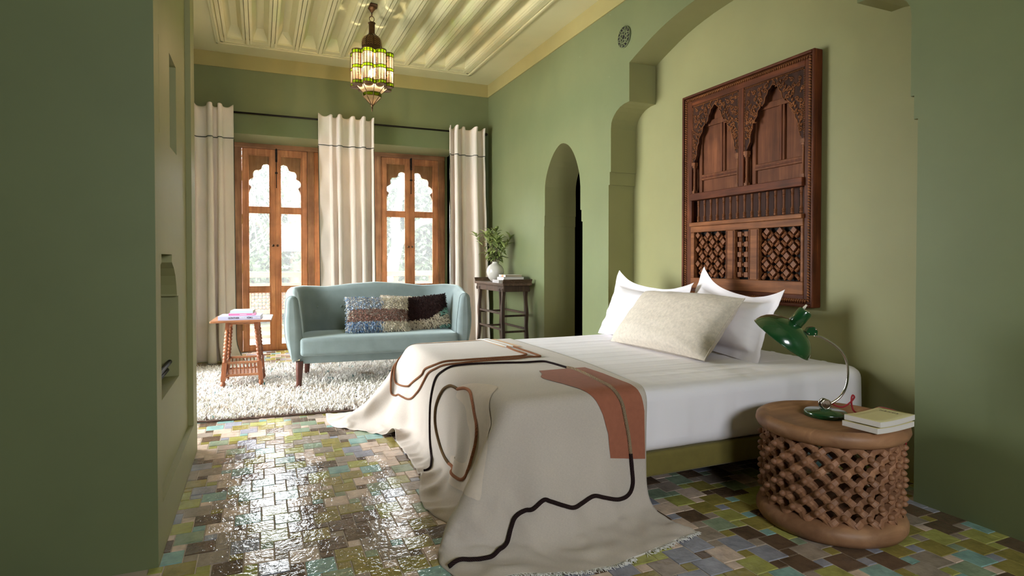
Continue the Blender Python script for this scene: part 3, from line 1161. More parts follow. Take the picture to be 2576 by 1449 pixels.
for k, (x0, x1, lab) in enumerate(((-7, .4, 'dense garden hedge behind the left tree'), (.4, 8, 'dense garden hedge behind the right tree'))):
    h = leaves(12000, clusters(200, (x0, 14.4, -.2), (x1, 15.4, 2.6), 20 + k), (.35, .2, .3), .15, 30 + k).build('garden_hedge', 'foliage')
    tag(h, lab, 'hedge')

# ------------------------------------------------------------------ curtains
rod = thing('curtain_rod', 'long thin dark iron curtain rod above the doors', 'curtain rod', (1.0, 7.236, 2.757))
MB().tube([(-1.75, 0, 0), (1.71, 0, 0)], .011, 10).build('rod', 'iron_dark', rod)
m = MB()
m.ball((1.725, 0, 0), .02, 12, 8)
m.tube([(1.70, 0, 0), (1.70, .074, 0)], .007, 8)
m.build('finial', 'iron_dark', rod)


def fold_fn(n, seed, amp):
    g = np.random.default_rng(seed)
    ph = g.uniform(0, 6.28, 6)
    kk = g.uniform(.5, 1.6, n + 2)
    aa = g.uniform(.55, 1.25, n + 3)
    cum = np.cumsum(kk)
    cum = (cum - cum[0]) / (cum[-2] - cum[0])

    def f(s):
        # fold phase with uneven spacing
        p = np.interp(s, cum[:-1], np.arange(len(cum) - 1)) * 2 * PI
        am = np.interp(p / (2 * PI), np.arange(len(aa)), aa)
        p = p + .35 * np.sin(p)          # narrow hollows, broad rounded fronts
        return p, ph, am
    return f


def curtain(label, xt0, xt1, xb0, xb1, n, seed, yb=7.165, amp=.054, kick=0, plain=None):
    """plain: (s0, s1) share of the width that hangs flat."""
    t = thing('curtain', label, 'curtain', ((xt0 + xt1) / 2, yb, 0))
    cx = (xt0 + xt1) / 2
    f = fold_fn(n, seed, amp)
    S = np.linspace(0, 1, 150)

    def surf(s, z, off=0.0, grow=1.0):
        p, ph, am = f(s)
        k = min(1, max(0, (2.80 - z) / 2.8))
        a = amp * (.6 + .6 * k) * grow * am
        flat = 1.0
        if plain:
            flat = 1 - np.clip((s - plain[0]) / .06, 0, 1) * np.clip((plain[1] - s) / .06, 0, 1)
        y = -a * np.cos(p) * flat - .012 * np.sin(p * .5 + ph[0] + k * 1.3)
        x0 = xt0 + (xb0 - xt0) * k ** 1.2
        x1 = xt1 + (xb1 - xt1) * k ** 1.2
        x = x0 + (x1 - x0) * s - cx + .36 * a * np.sin(2 * p) * flat * (.6 + .4 * k)
        if kick and k > .9:
            e = (k - .9) / .1
            x += kick * e * e * np.clip((s - .55) / .45, 0, 1)
            y -= .10 * e * e * np.clip((s - .55) / .45, 0, 1)
        y = y + .006 * np.sin(11 * z + ph[1]) * np.sin(p + ph[2])
        return x, y - off

    def rows(zs, off, topwave=False, grow=1.0):
        R = []
        for z in zs:
            x, y = surf(S, z, off, grow)
            p, ph, am = f(S)
            zz = np.full_like(S, z)
            if topwave:
                q = max(0, (z - 2.74) / .065)
                y = y * (1 + .5 * q)
                zz = zz + q * (.012 * np.cos(p) - .010)
            R.append(np.stack([x, y, zz], 1))
        return R
    zs = np.concatenate([np.linspace(.006, .3, 12), np.linspace(.35, 2.805, 46)])
    m = MB().grid(rows(zs, 0, True), True, uv=(.03, .012))
    o = m.build('panel', 'curtain_linen', t)
    so = o.modifiers.new('thick', 'SOLIDIFY')
    so.thickness = .002
    zf = np.linspace(2.452, 2.806, 16)
    m = MB().grid(rows(zf, .010, True, 1.06), True, uv=(.03, .012))
    fl = m.build('valance', 'curtain_linen', t)
    so = fl.modifiers.new('thick', 'SOLIDIFY')
    so.thickness = .002
    r = rows([2.452], .011, False, 1.06)[0]
    MB().tube([tuple(q) for q in r], .0042, 6).build('piping', 'piping_green', fl)
    for e in (0, -1):
        pth = [tuple(q[e]) for q in rows(np.linspace(.006, 2.44, 40), .001)]
        MB().tube(pth, .0036, 6).build('edge_piping', 'piping_green', o)
    return t


curtain('pale linen curtain at the far left behind the small side table', -.76, -.25, -.765, -.235, 4, 3, plain=(.76, 1.05), kick=.10)
curtain('pale linen curtain hanging between the two doors behind the sofa', .63, 1.262, .655, 1.275, 5, 8, plain=(-.05, .26))
curtain('pale linen curtain in the right corner beside the tall dark table', 2.20, 2.67, 2.21, 2.74, 4, 15, amp=.058)
# ------------------------------------------------------------------ bed
BX0, BX1, BY0, BY1, BZ = .905, 3.03, 2.195, 4.0, .54     # mattress
bed = thing('platform_bed', 'low platform bed with olive upholstered base and white sheets below the carved panel', 'bed', ((BX0 + BX1) / 2, (BY0 + BY1) / 2, 0))
bcx, bcy = (BX0 + BX1) / 2, (BY0 + BY1) / 2
o = rbox((BX1 - BX0) / 2 - .012, (BY1 - BY0) / 2 - .01, .056, .018, 8).build('base', 'bed_olive', bed)
weld(o).location = (0, 0, .188)
MB().box(-.62, .72, -.5, .5, 0, .134).build('plinth', 'plinth_dark', bed)


def sheet_disp(q, d):
    e = Vector((0, 0, 0))
    if d.z < .75:
        # gathered vertical wrinkles down the sides
        a = math.atan2(d.y, d.x)
        along = q.x if abs(d.y) > abs(d.x) else q.y
        depth = min(1, max(0, (.15 - q.z) / .2)) * min(1, max(0, (q.z + .15) / .06))
        wv = nz3((along * 6, q.z * 1.7 + along * 2.2, 3.1)) * .6 + nz3((along * 14, q.z * 2.4, 7.7)) * .35 + nz3((along * 30, q.z * 5, 1.3)) * .14
        hd = Vector((d.x, d.y, 0))
        if hd.length > 1e-6:
            e += hd.normalized() * wv * .020 * (.35 + depth)
    else:
        s = .0028 * nz3((q.x * 1.2, q.y * 9, .5)) + .003 * nz3((q.x * 2.3, q.y * 2.3, 4.4))
        # pressed fold lines along the bed
        k = (q.y * 8.2 + .12 * math.sin(q.x * 1.4)) % 1.0
        s += .0035 * max(0, 1 - abs(k - .5) * 9)
        e += Vector((0, 0, s))
        if q.y < -.6:
            e += Vector((0, 0, .004 * nz3((q.x * 16, q.y * 6, 2))))
    return e


o = rbox((BX1 - BX0) / 2, (BY1 - BY0) / 2, .15, .06, 120, sheet_disp).build('mattress', 'sheet_white', bed)
weld(o).location = (0, 0, .392)

# ------------------------------------------------------------------ throw: cloth laid over the foot of the bed and let fall
TLX, TLY = 1.36, 3.10          # size across / along
TX1, TY0 = 1.685, 1.50        # where its inner edge and near edge start
NU, NV = 50, 112


def drop_throw():
    u = np.linspace(0, TLX, NU)
    v = np.linspace(0, TLY, NV)
    du, dv = u[1], v[1]
    P = np.zeros((NU, NV, 3))
    sh = np.clip((2.75 - (TY0 + v)) / .6, 0, 1)
    P[..., 0] = TX1 - u[:, None] - .11 * (sh * sh * (3 - 2 * sh))[None, :]
    q = np.clip((u - .62) / .6, 0, 1)
    v0 = .14 * q * q * (3 - 2 * q)                      # the near corner is cut back a little
    P[..., 1] = TY0 + v0[:, None] + v[None, :] * (1 - v0[:, None] / TLY)
    tp = np.clip((1.0 - v) / 1.0, 0, 1)
    tp = 1 - .27 * tp * tp * (3 - 2 * tp)               # and the near end is a little narrower
    P[..., 0] += u[:, None] * (1 - tp)[None, :]
    FLAT = P.copy()
    FLAT[..., 0] = TX1 - u[:, None] * tp[None, :]
    FLAT[..., 2] = 0
    P[..., 2] = BZ + .02
    g = np.random.default_rng(3)
    P[..., 2] += g.normal(0, .002, (NU, NV))
    # slight lengthwise waves so that the fall gathers in soft folds
    P[..., 2] += .004 * np.sin(P[..., 1] * 17) * (P[..., 0] < .9)
    V = np.zeros_like(P)
    r = .055
    lo = np.array([BX0 + r - .012, BY0 + r - .012, -1.0])
    hi = np.array([BX1 + 1, BY1 - r + .012, BZ - r + .014])
    cons = []

    def con(a, b, L, k):
        cons.append((a, b, np.sqrt(((FLAT[b] - FLAT[a]) ** 2).sum(-1))[..., None], k))
    sl = lambda s, e=None, st=None: slice(s, e, st)
    for off, k in ((1, 1.0), (3, .18)):
        for c in range(2 * off):
            idx = [i for i in range(NU - off) if (i // off) % 2 == (c // off) and i % off == c % off]
            idx = np.array(sorted(set(idx)))
            if len(idx):
                con((idx, slice(None)), (idx + off, slice(None)), du * off, k)
            jdx = [j for j in range(NV - off) if (j // off) % 2 == (c // off) and j % off == c % off]
            jdx = np.array(sorted(set(jdx)))
            if len(jdx):
                con((slice(None), jdx), (slice(None), jdx + off), dv * off, k)
    dg = math.hypot(du, dv)
    for a0 in (0, 1):
        I = np.arange(a0, NU - 1, 2)
        con((I, slice(0, NV - 1)), (I + 1, slice(1, NV)), dg, .45)
        con((I, slice(1, NV)), (I + 1, slice(0, NV - 1)), dg, .45)
    dt, gz = .011, -6.0
    for it in range(560):
        V[..., 2] += gz * dt
        V *= .985 if it < 420 else .93
        Q = P + V * dt
        for rep in range(7):
            for a, b, L, k in cons:
                A, B = Q[a], Q[b]
                d = B - A
                n = np.sqrt((d * d).sum(-1))[..., None] + 1e-9
                c = d * (.5 * k * (1 - L / n))
                if k < .3:
                    c = np.where(n < L, c, 0)      # bending spring: only resists folding up
                Q[a] = A + c
                Q[b] = B - c
            # bed: rounded box
            cl = np.clip(Q, lo, hi)
            d = Q - cl
            n = np.sqrt((d * d).sum(-1))
            ins = (n < r) & (n > 1e-9)
            if ins.any():
                Q[ins] = cl[ins] + d[ins] / n[ins][:, None] * r
            deep = n <= 1e-9
            Q[deep, 2] = hi[2] + r
            fl = Q[..., 2] < .006
            Q[fl, 2] = .006
        # friction
        cl = np.clip(Q, lo, hi)
        n = np.sqrt(((Q - cl) ** 2).sum(-1))
        touch = (n < r + .003) & (Q[..., 2] > BZ - .01)
        D = Q - P
        Q[touch, 0] -= D[touch, 0] * .95
        Q[touch, 1] -= D[touch, 1] * .95
        side = (n < r + .003) & ~touch
        Q[side] -= D[side] * .12
        fl = Q[..., 2] < .008
        Q[fl, 0] -= D[fl, 0] * .8
        Q[fl, 1] -= D[fl, 1] * .6
        V = (Q - P) / dt
        sp = np.sqrt((V * V).sum(-1))[..., None]
        V *= np.minimum(1, 2.5 / (sp + 1e-9))
        P = Q
    return P


THROW = drop_throw()


def thr_norm(P):
    a = np.gradient(P, axis=0)
    b = np.gradient(P, axis=1)
    n = np.cross(b, a)
    return n / (np.linalg.norm(n, axis=2)[..., None] + 1e-9)


# Chaikin-like refinement to twice the resolution
def refine(P):
    A = np.empty((P.shape[0] * 2 - 1, P.shape[1], 3))
    A[::2] = P
    Pm = np.concatenate([P[:1], P, P[-1:]])
    A[1::2] = (-Pm[:-3] + 9 * Pm[1:-2] + 9 * Pm[2:-1] - Pm[3:]) / 16
    B = np.empty((A.shape[0], P.shape[1] * 2 - 1, 3))
    B[:, ::2] = A
    Am = np.concatenate([A[:, :1], A, A[:, -1:]], axis=1)
    B[:, 1::2] = (-Am[:, :-3] + 9 * Am[:, 1:-2] + 9 * Am[:, 2:-1] - Am[:, 3:]) / 16
    return B


def smooth_grid(P, n=1):
    for _ in range(n):
        Q = P.copy()
        Q[1:-1] = .5 * P[1:-1] + .25 * (P[2:] + P[:-2])
        P = Q.copy()
        P[:, 1:-1] = .5 * Q[:, 1:-1] + .25 * (Q[:, 2:] + Q[:, :-2])
    return P


THROW = smooth_grid(THROW, 2)
FINE = refine(THROW)


def add_folds(P):
    """Soft gathers where the cloth hangs, creases where it pools."""
    n = thr_norm(P)
    if n[5, n.shape[1] // 2, 2] < 0:
        n = -n
    Q = P.copy()
    nu, nv = P.shape[:2]
    for i in range(nu):
        u = i / (nu - 1) * TLX
        for j in range(nv):
            v = j / (nv - 1) * TLY
            x, y, z = P[i, j]
            near = min(1, max(0, (BY0 + .03 - y) / .12))
            foot = min(1, max(0, (BX0 + .03 - x) / .10))
            down = min(1, max(0, (.53 - z) / .38))
            hang = min(1, max(0, (z - .012) / .10))
            if near > 0 and near >= foot * .8:
                w = (mnoise.noise(Vector((u * 5.2 + v * .9, v * .7, 2.0))) * .040 + mnoise.noise(Vector((u * 12 - v * 1.6, v * 1.2, 5.0))) * .014) * down * near
                d = n[i, j].copy()
                d[2] *= .2
                Q[i, j] += d * w * (.3 + .7 * hang)
            elif foot > 0:
                w = (mnoise.noise(Vector((v * 4.6 + u * .8, u * .8, 8.0))) * .026 + mnoise.noise(Vector((v * 11, u * 1.6, 3.0))) * .010) * down * foot
                d = n[i, j].copy()
                d[2] *= .2
                Q[i, j] += d * w * (.3 + .7 * hang)
            if z < .03:
                Q[i, j, 2] += max(0, mnoise.noise(Vector((u * 9, v * 13, 4.0))) + .12) * .022 * (1 - hang) * min(1, v / .04 + .1)
    return Q


FINE = add_folds(FINE)
FINE[..., 2] = np.maximum(FINE[..., 2], .005)
FN = thr_norm(FINE)
if FN[5, FN.shape[1] // 2, 2] < 0:
    FN = -FN
TBASE = (1.2, 2.0, 0)
throw = thing('bed_throw', 'long beige linen throw with sewn cords and felt patches over the foot of the bed', 'throw', TBASE)


def tl(p, base=TBASE):
    return tuple(a - b for a, b in zip(p, base))


cloth = MB().grid(FINE - np.array(TBASE), True, uv=(TLX / (FINE.shape[0] - 1), TLY / (FINE.shape[1] - 1)), flip=True).build('cloth', 'throw_linen', throw)
so = cloth.modifiers.new('thick', 'SOLIDIFY')
so.thickness = .003
so.offset = -1


def at_uv(u, v, h=0.0):
    """Point on the cloth; u across (0 = inner edge), v along (0 = near edge), in metres."""
    a = min(max(u / TLX, 0), 1) * (FINE.shape[0] - 1)
    b = min(max(v / TLY, 0), 1) * (FINE.shape[1] - 1)
    i, j = min(int(a), FINE.shape[0] - 2), min(int(b), FINE.shape[1] - 2)
    x, y = a - i, b - j
    f = lambda A: A[i, j] * (1 - x) * (1 - y) + A[i + 1, j] * x * (1 - y) + A[i, j + 1] * (1 - x) * y + A[i + 1, j + 1] * x * y
    n = f(FN)
    n = n / (np.linalg.norm(n) + 1e-9)
    return tuple(f(FINE) + n * h - np.array(TBASE))
# --- cords, felt patches and fringe sewn onto the throw; (u, v) in metres on the cloth
from mathutils.geometry import delaunay_2d_cdt


def uv_path(uv, n=7, closed=False):
    return [(p.x, p.y) for p in catmull([(a, b, 0) for a, b in uv], n, closed)]


def sewn_cord(name, mname, uv, r):
    P = [at_uv(a, b, r * .7) for a, b in uv_path(uv, 8)]
    L = sum((Vector(P[i + 1]) - Vector(P[i])).length for i in range(len(P) - 1))
    m = MB().tube(P, r, 8, uv=(L / len(P) * 55, .32))
    return m.build(name, mname, throw)


def inside(p, poly):
    c = False
    j = len(poly) - 1
    for i in range(len(poly)):
        if (poly[i][1] > p[1]) != (poly[j][1] > p[1]) and p[0] < (poly[j][0] - poly[i][0]) * (p[1] - poly[i][1]) / (poly[j][1] - poly[i][1]) + poly[i][0]:
            c = not c
        j = i
    return c


def patch(name, mname, uv, smooth=True, h=.0028, step=.016):
    poly = uv_path(uv, 5, True) if smooth else [tuple(p) for p in uv]
    if not smooth:
        q = []
        for i in range(len(poly)):
            a, b = poly[i], poly[(i + 1) % len(poly)]
            k = max(1, int(math.hypot(b[0] - a[0], b[1] - a[1]) / step))
            q += [(a[0] + (b[0] - a[0]) * t / k, a[1] + (b[1] - a[1]) * t / k) for t in range(k)]
        poly = q
    us, vs_ = [p[0] for p in poly], [p[1] for p in poly]
    pts = [Vector(p) for p in poly]
    for a in np.arange(min(us) + step / 2, max(us), step):
        for b in np.arange(min(vs_) + step / 2, max(vs_), step):
            if inside((a, b), poly):
                pts.append(Vector((a, b)))
    n = len(poly)
    r = delaunay_2d_cdt(pts, [(i, (i + 1) % n) for i in range(n)], [], 1, 1e-5)
    V = [at_uv(p.x, p.y, h) for p in r[0]]
    m = MB().add(V, [tuple(f) for f in r[2]], True)
    o = m.build(name, mname, throw, fix=True)
    return o


patch('rust_patch', 'felt_rust', [(0.339, 1.223), (0.194, 1.229), (0.078, 1.229), (0.058, 1.058), (0.047, 0.785), (0.030, 0.721), (0.018, 0.659), (0.014, 0.536), (0.012, 0.450), (0.239, 0.480), (0.233, 0.578), (0.25, 0.656), (0.275, 0.712), (0.311, 0.776), (0.341, 0.913), (0.386, 1.047), (0.383, 1.086), (0.352, 1.148)], False)
patch('cream_patch', 'felt_cream', [(0.76, 1.218), (0.738, 1.179), (0.677, 1.056), (0.638, 0.98), (0.644, 0.936), (0.683, 0.891), (0.724, 0.855), (0.769, 0.807), (0.800, 0.730), (0.827, 0.637), (0.874, 0.567), (0.927, 0.497), (0.988, 0.422), (1.016, 0.427), (1.055, 0.460), (1.10, .60), (1.15, 0.80), (1.185, 0.99), (1.195, 1.10), (1.177, 1.20), (1.135, 1.262), (1.09, 1.13), (1.071, 1.01), (1.03, 0.964), (0.958, 0.952), (0.913, 0.989), (0.88, 1.047), (0.83, 1.1), (0.822, 1.176), (0.824, 1.258), (0.785, 1.235)])
patch('peach_patch', 'felt_peach', [(.12, 2.485), (0.097, 2.011), (0.225, 2.03), (0.225, 2.204), (.228, 2.485)], False)
patch('peach_patch', 'felt_peach', [(0.74, 2.405), (0.647, 2.372), (0.433, 2.375), (0.23, 2.39), (.23, 2.45), (.433, 2.445), (.647, 2.44), (.745, 2.455)], False)
sewn_cord('brown_cord', 'cord_brown', [(0.197, 2.025), (0.211, 1.885), (0.208, 1.754), (0.214, 1.701), (0.269, 1.665), (0.391, 1.659), (0.561, 1.659), (0.658, 1.656), (0.744, 1.692), (0.81, 1.863), (0.855, 1.933), (0.944, 2.17), (0.969, 2.229), (0.977, 2.321), (0.971, 2.400), (0.95, 2.43), (0.885, 2.449), (.80, 2.462), (.745, 2.468)], .0062)
sewn_cord('brown_cord', 'cord_brown', [(0.155, 2.016), (0.158, 1.863), (0.158, 1.698), (0.162, 1.620), (0.186, 1.605), (0.239, 1.620), (0.328, 1.592), (0.45, 1.597), (0.586, 1.584), (0.686, 1.561), (0.76, 1.645), (0.816, 1.782), (0.88, 1.874), (0.952, 1.977), (1.019, 2.117), (1.049, 2.215), (1.044, 2.287), (1.036, 2.352), (1.046, 2.393), (1.042, 2.43), (1.02, 2.447), (0.96, 2.458), (0.869, 2.472), (.80, 2.482), (.745, 2.487)], .0062)
sewn_cord('white_cord', 'cord_white', [(.744, 2.468), (.70, 2.473), (.62, 2.475), (.45, 2.472), (.27, 2.462), (.226, 2.42), (.211, 2.298), (.20, 2.128), (.197, 2.026)], .0062)
sewn_cord('white_cord', 'cord_white', [(.744, 2.487), (.62, 2.492), (.45, 2.489), (.25, 2.478), (.186, 2.42), (.172, 2.312), (.161, 2.159), (.155, 2.016)], .0062)
sewn_cord('dark_cord', 'cord_dark', [(1.327, 1.441), (1.31, 1.441), (1.285, 1.463), (1.26, 1.528), (1.202, 1.662), (1.116, 1.709), (0.985, 1.718), (0.877, 1.673), (0.808, 1.617), (0.749, 1.533), (0.688, 1.511), (0.6, 1.520), (0.452, 1.497), (0.333, 1.463), (0.225, 1.455), (0.2, 1.396), (0.189, 1.329), (0.175, 1.237)], .0062)
sewn_cord('tan_cord', 'cord_tan', [(0.175, 1.237), (0.158, 1.181), (0.153, 1.033), (0.162, 0.888), (0.168, 0.779), (0.158, 0.732), (0.144, 0.695), (0.133, 0.648), (0.122, 0.595), (0.114, 0.545), (0.111, 0.486)], .0080)
sewn_cord('dark_cord', 'cord_dark', [(0.111, 0.486), (0.111, 0.416), (0.119, 0.357), (0.158, 0.321), (0.239, 0.31), (0.333, 0.332), (0.4, 0.346), (0.483, 0.332), (0.555, 0.33), (0.608, 0.352), (0.669, 0.377), (0.699, 0.385), (0.769, 0.352), (0.808, 0.347), (0.866, 0.327), (0.924, 0.279), (0.985, 0.221), (1.046, 0.182), (1.107, 0.154), (1.18, .15), (1.26, .16), (1.34, .15)], .0085)
sewn_cord('olive_cord', 'cord_olive', [(0.783, 1.246), (0.788, 1.31), (0.802, 1.382), (0.844, 1.475), (0.908, 1.55), (0.983, 1.595), (1.063, 1.581), (1.141, 1.497), (1.171, 1.405), (1.171, 1.248)], .0075)
sewn_cord('terracotta_cord', 'cord_terracotta', [(0.783, 1.246), (0.752, 1.153), (0.747, 1.078), (0.772, 1.022), (0.808, 0.977), (0.849, 0.924), (0.913, 0.894), (0.991, 0.885), (1.049, 0.888), (1.10, 0.925), (1.135, 0.965), (1.145, 1.02), (1.150, 1.10), (1.171, 1.248)], .0075)
m = MB()
g = random.Random(2)
for k in range(430):
    u = g.uniform(.0, TLX)
    if .42 < u < .50 or u > 1.2:
        continue
    p = Vector(at_uv(u, .002, .002))
    d = (Vector(at_uv(u, 0, .0)) - Vector(at_uv(u, .03, .0)))
    d.z = 0
    d = d.normalized() if d.length > 1e-5 else Vector((0, -1, 0))
    s = Vector((-d.y, d.x, 0))
    L = g.uniform(.012, .030)
    b = g.uniform(-.7, .7)
    q = [p, p + d * L * .5 + s * b * L * .3 + Vector((0, 0, g.uniform(-.002, .004))), p + d * L + s * b * L + Vector((0, 0, g.uniform(-.004, .003)))]
    q = [Vector((v.x, v.y, max(v.z, .004))) for v in q]
    m.tube(q, [.0016, .0016, .0010], 4)
tag(m.build('fringe', 'fringe_white', throw), kind='stuff')
P = [at_uv(u, .004, .001) for u in np.linspace(0, TLX, 120)]
MB().tube(P, .0024, 5).build('hem', 'fringe_white', throw)
# ------------------------------------------------------------------ pillows
def pillow_grid(w, h, t, flange=0.0, n=34, seed=0, pinch=.05, wr=.006, sag=0.0, power=2.6, tilt=0.0):
    """Two-sided pillow: local x across, z up (0 at the lower edge), y thickness. Returns front and back grids."""
    e = 1.0
    s = np.linspace(-1, 1, n)
    if flange:
        fu, fv = flange / (w / 2), flange / (h / 2)
        U = np.concatenate([[-1 - fu, -1 - fu * .5], s, [1 + fu * .5, 1 + fu]])
        V = np.concatenate([[-1 - fv, -1 - fv * .5], s, [1 + fv * .5, 1 + fv]])
    else:
        U = V = s
    front, back = [], []
    for u in U:
        fr, bk = [], []
        for v in V:
            a, b = min(1, abs(u)), min(1, abs(v))
            th = t / 2 * max(0, (1 - a ** power) * (1 - b ** power)) ** .5
            x = w / 2 * u * (1 - pinch * (1 - b * b) * a)
            z = h / 2 * v * (1 - pinch * (1 - a * a) * b)
            wn = wr * (nz3((u * 3 + seed, v * 3, 1)) + .6 * nz3((u * 7, v * 7 + seed, 2)))
            edge = (1 - max(a, b)) < .35
            rad = math.atan2(v, u)
            wn += wr * .9 * nz3((rad * 6, seed, 3)) * (1 - abs(max(a, b) - .8) * 4 if abs(max(a, b) - .8) < .25 else 0)
            ripple = 0
            if max(abs(u), abs(v)) > 1.0:
                ripple = .010 * nz3((u * 4 + seed, v * 4, 9))
                wn = 0
            z += (sag * (abs(u) ** 3 - .35) - tilt * u) * max(0, v) ** 1.5
            fr.append((x, -th - wn * (th > 0.002) - .0012 + ripple, z + h / 2))
            bk.append((x, th + wn * .5 * (th > .002) + .0012 + ripple, z + h / 2))
        front.append(fr)
        back.append(bk)
    return front, back


def lean_mat(loc, lean, yaw=0, roll=0):
    return Matrix.Translation(loc) @ Matrix.Rotation(R_(-90) + yaw, 4, 'Z') @ Matrix.Rotation(-lean, 4, 'X') @ Matrix.Rotation(roll, 4, 'Y')


def pillow(name, label, mname, loc, lean, w, h, t, yaw=0, roll=0, flange=0, seed=0, group=None, stitch=False, **kw):
    th = thing(name, label, 'pillow', (0, 0, 0), 0, group)
    th.matrix_world = lean_mat(loc, lean, yaw, roll)
    f, b = pillow_grid(w, h, t, flange, seed=seed, **kw)
    m = MB()
    m.grid(f, True, uv=(.02, .02))
    m.grid(b, True, uv=(.02, .02), flip=True)
    o = m.build('cover', mname, th)
    weld(o, .0003)
    return th, o, f


p, o, f = pillow('pillow', 'white pillow with flat wide border leaning at the left below the carved panel', 'pillow_white', (2.53, 3.63, .598), R_(24), .74, .325, .22, yaw=R_(4), roll=R_(-1), tilt=.025, flange=.055, seed=3, sag=.035, group='white bordered pillows')
p, o, f = pillow('pillow', 'white pillow with flat wide border leaning at the right beside the green lamp', 'pillow_white', (2.60, 2.88, .598), R_(24), .67, .325, .22, yaw=R_(-3), roll=R_(2), tilt=.03, flange=.055, seed=8, sag=.04, group='white bordered pillows')
p, o, f = pillow('cushion', 'long oatmeal wool cushion lying in front of the white pillows', 'pillow_wool', (2.265, 3.06, .556), R_(42), .90, .46, .21, yaw=R_(2.5), seed=14, pinch=.04, wr=.006, power=3.0)
p['category'] = 'cushion'
m = MB()
m.tube([q for q in f[-1]], .0035, 6)
m.build('seam', 'pillow_wool', p)

# ------------------------------------------------------------------ carved headboard panel
HB = (XA, 3.06, .839)
hb = thing('headboard', 'tall carved dark wooden panel with two arches, balusters and lattice above the bed', 'headboard', HB)


def H(s, z, d):
    d *= 1.15                       # real depth of the piece; the face keeps its measured outline
    k = (XA - .069) / 2.985
    return (-d, (3.669 - s) * k - HB[1], CAM_H + (z - CAM_H) * k - HB[2])


def hbox(name, s0, s1, z0, z1, d0, d1, mname='cedar_h', parent=None, bevel=.003):
    m = MB()
    a, b = H(s0, z0, d0), H(s1, z1, d1)
    m.box(a[0], b[0], a[1], b[1], a[2], b[2])
    return m.build(name, mname, parent or hb, bevel=bevel)


hbox('backing', .01, 1.164, .85, 2.35, .001, .010, 'cedar_panel', bevel=0)
for nm, s0, s1, z0, z1, mt in (('frame_side', 0, .020, .838, 2.36, 'cedar_v'), ('frame_side', 1.154, 1.174, .838, 2.36, 'cedar_v'), ('frame_top', .0201, 1.1539, 2.342, 2.36, 'cedar_h'), ('frame_bottom', .0201, 1.1539, .838, .858, 'cedar_h')):
    hbox(nm, s0, s1, z0, z1, .002, .062, mt, bevel=.006)
for nm, s0, s1, z0, z1, mt in (('inner_side', .0202, .097, .8582, 2.3418, 'cedar_v'), ('inner_side', 1.099, 1.1538, .8582, 2.3418, 'cedar_v'), ('inner_top', .0972, 1.0988, 2.276, 2.3418, 'cedar_h'), ('inner_bottom', .0972, 1.0988, .8582, .912, 'cedar_h')):
    hbox(nm, s0, s1, z0, z1, .0102, .050, mt)


def rope(name, a, b, d, r, pitch, parent=hb):
    """Row of slanted beads from a to b, both (s, z)."""
    L = math.hypot(b[0] - a[0], b[1] - a[1])
    n = int(L / pitch)
    m = MB()
    ux, uz = (b[0] - a[0]) / L, (b[1] - a[1]) / L
    for k in range(n):
        c = (k + .5) / n * L
        s, z = a[0] + ux * c, a[1] + uz * c
        sl = .75
        P = []
        for q in (-1, 1):
            ds = (ux * sl * .6 - uz) * q * r * .9
            dz = (uz * sl * .6 + ux) * q * r * .9
            P.append(H(s + ds, z + dz, d))
        mid = H(s, z, d + r * .45)
        m.tube([P[0], mid, P[1]], [r * .3, r * .58, r * .3], 5, cap=True)
    return tag(m.build(name, 'cedar_light', parent), kind='stuff')


rope('rope_moulding', (.036, .87), (.036, 2.33), .050, .013, .0165)
rope('rope_moulding', (1.138, .87), (1.138, 2.33), .050, .013, .0165)
rope('rope_moulding', (.05, 2.325), (1.124, 2.325), .050, .013, .0165)
rope('rope_moulding', (.05, .875), (1.124, .875), .050, .013, .0165)
hbox('mullion', .569, .614, 1.617, 2.2758, .0102, .052, 'cedar_v')
hbox('rail', .0972, 1.0988, 1.565, 1.617, .0102, .068, 'cedar_h')
hbox('rail_cap', .0972, 1.0988, 1.372, 1.400, .0102, .070, 'cedar_light')
hbox('rail', .0972, 1.0988, 1.327, 1.3718, .0102, .058, 'cedar_light')
hbox('bottom_rail', .0972, 1.0988, .9122, .990, .0102, .056, 'cedar_light')
for s0, s1 in ((.0972, .133), (.461, .545), (.669, .757), (1.08, 1.0988)):
    hbox('stile', s0, s1, .9902, 1.3268, .0102, .056, 'cedar_light')
    if s1 - s0 > .05:
        hbox('stile_bead', s0 + .008, s0 + .014, .995, 1.322, .056, .059, 'cedar_v', bevel=.001)
        hbox('stile_bead', s1 - .014, s1 - .008, .995, 1.322, .056, .059, 'cedar_v', bevel=.001)

apr = [(-.232, 1.80), (-.226, 1.845), (-.205, 1.868), (-.186, 1.90), (-.192, 1.93), (-.180, 1.965), (-.165, 1.985), (-.166, 2.015), (-.145, 2.04), (-.128, 2.058), (-.124, 2.09), (-.103, 2.108), (-.1, 2.14),
       (-.088, 2.112), (-.070, 2.13), (-.063, 2.165), (-.048, 2.18), (-.040, 2.205), (-.022, 2.215), (-.012, 2.228), (0, 2.236)]
apr = apr + [(-a, b) for a, b in reversed(apr[:-1])]
ar_s, ar_z = [], []
for a, b in apr:
    if ar_s and a <= ar_s[-1]:
        a = ar_s[-1] + 1e-4
    ar_s.append(a)
    ar_z.append(b)
ar_s, ar_z = np.array(ar_s), np.array(ar_z)
sm_s = np.linspace(-.235, .235, 60)
sm_z = 1.80 + (2.236 - 1.80) * (1 - (np.abs(sm_s) / .235) ** 1.75)

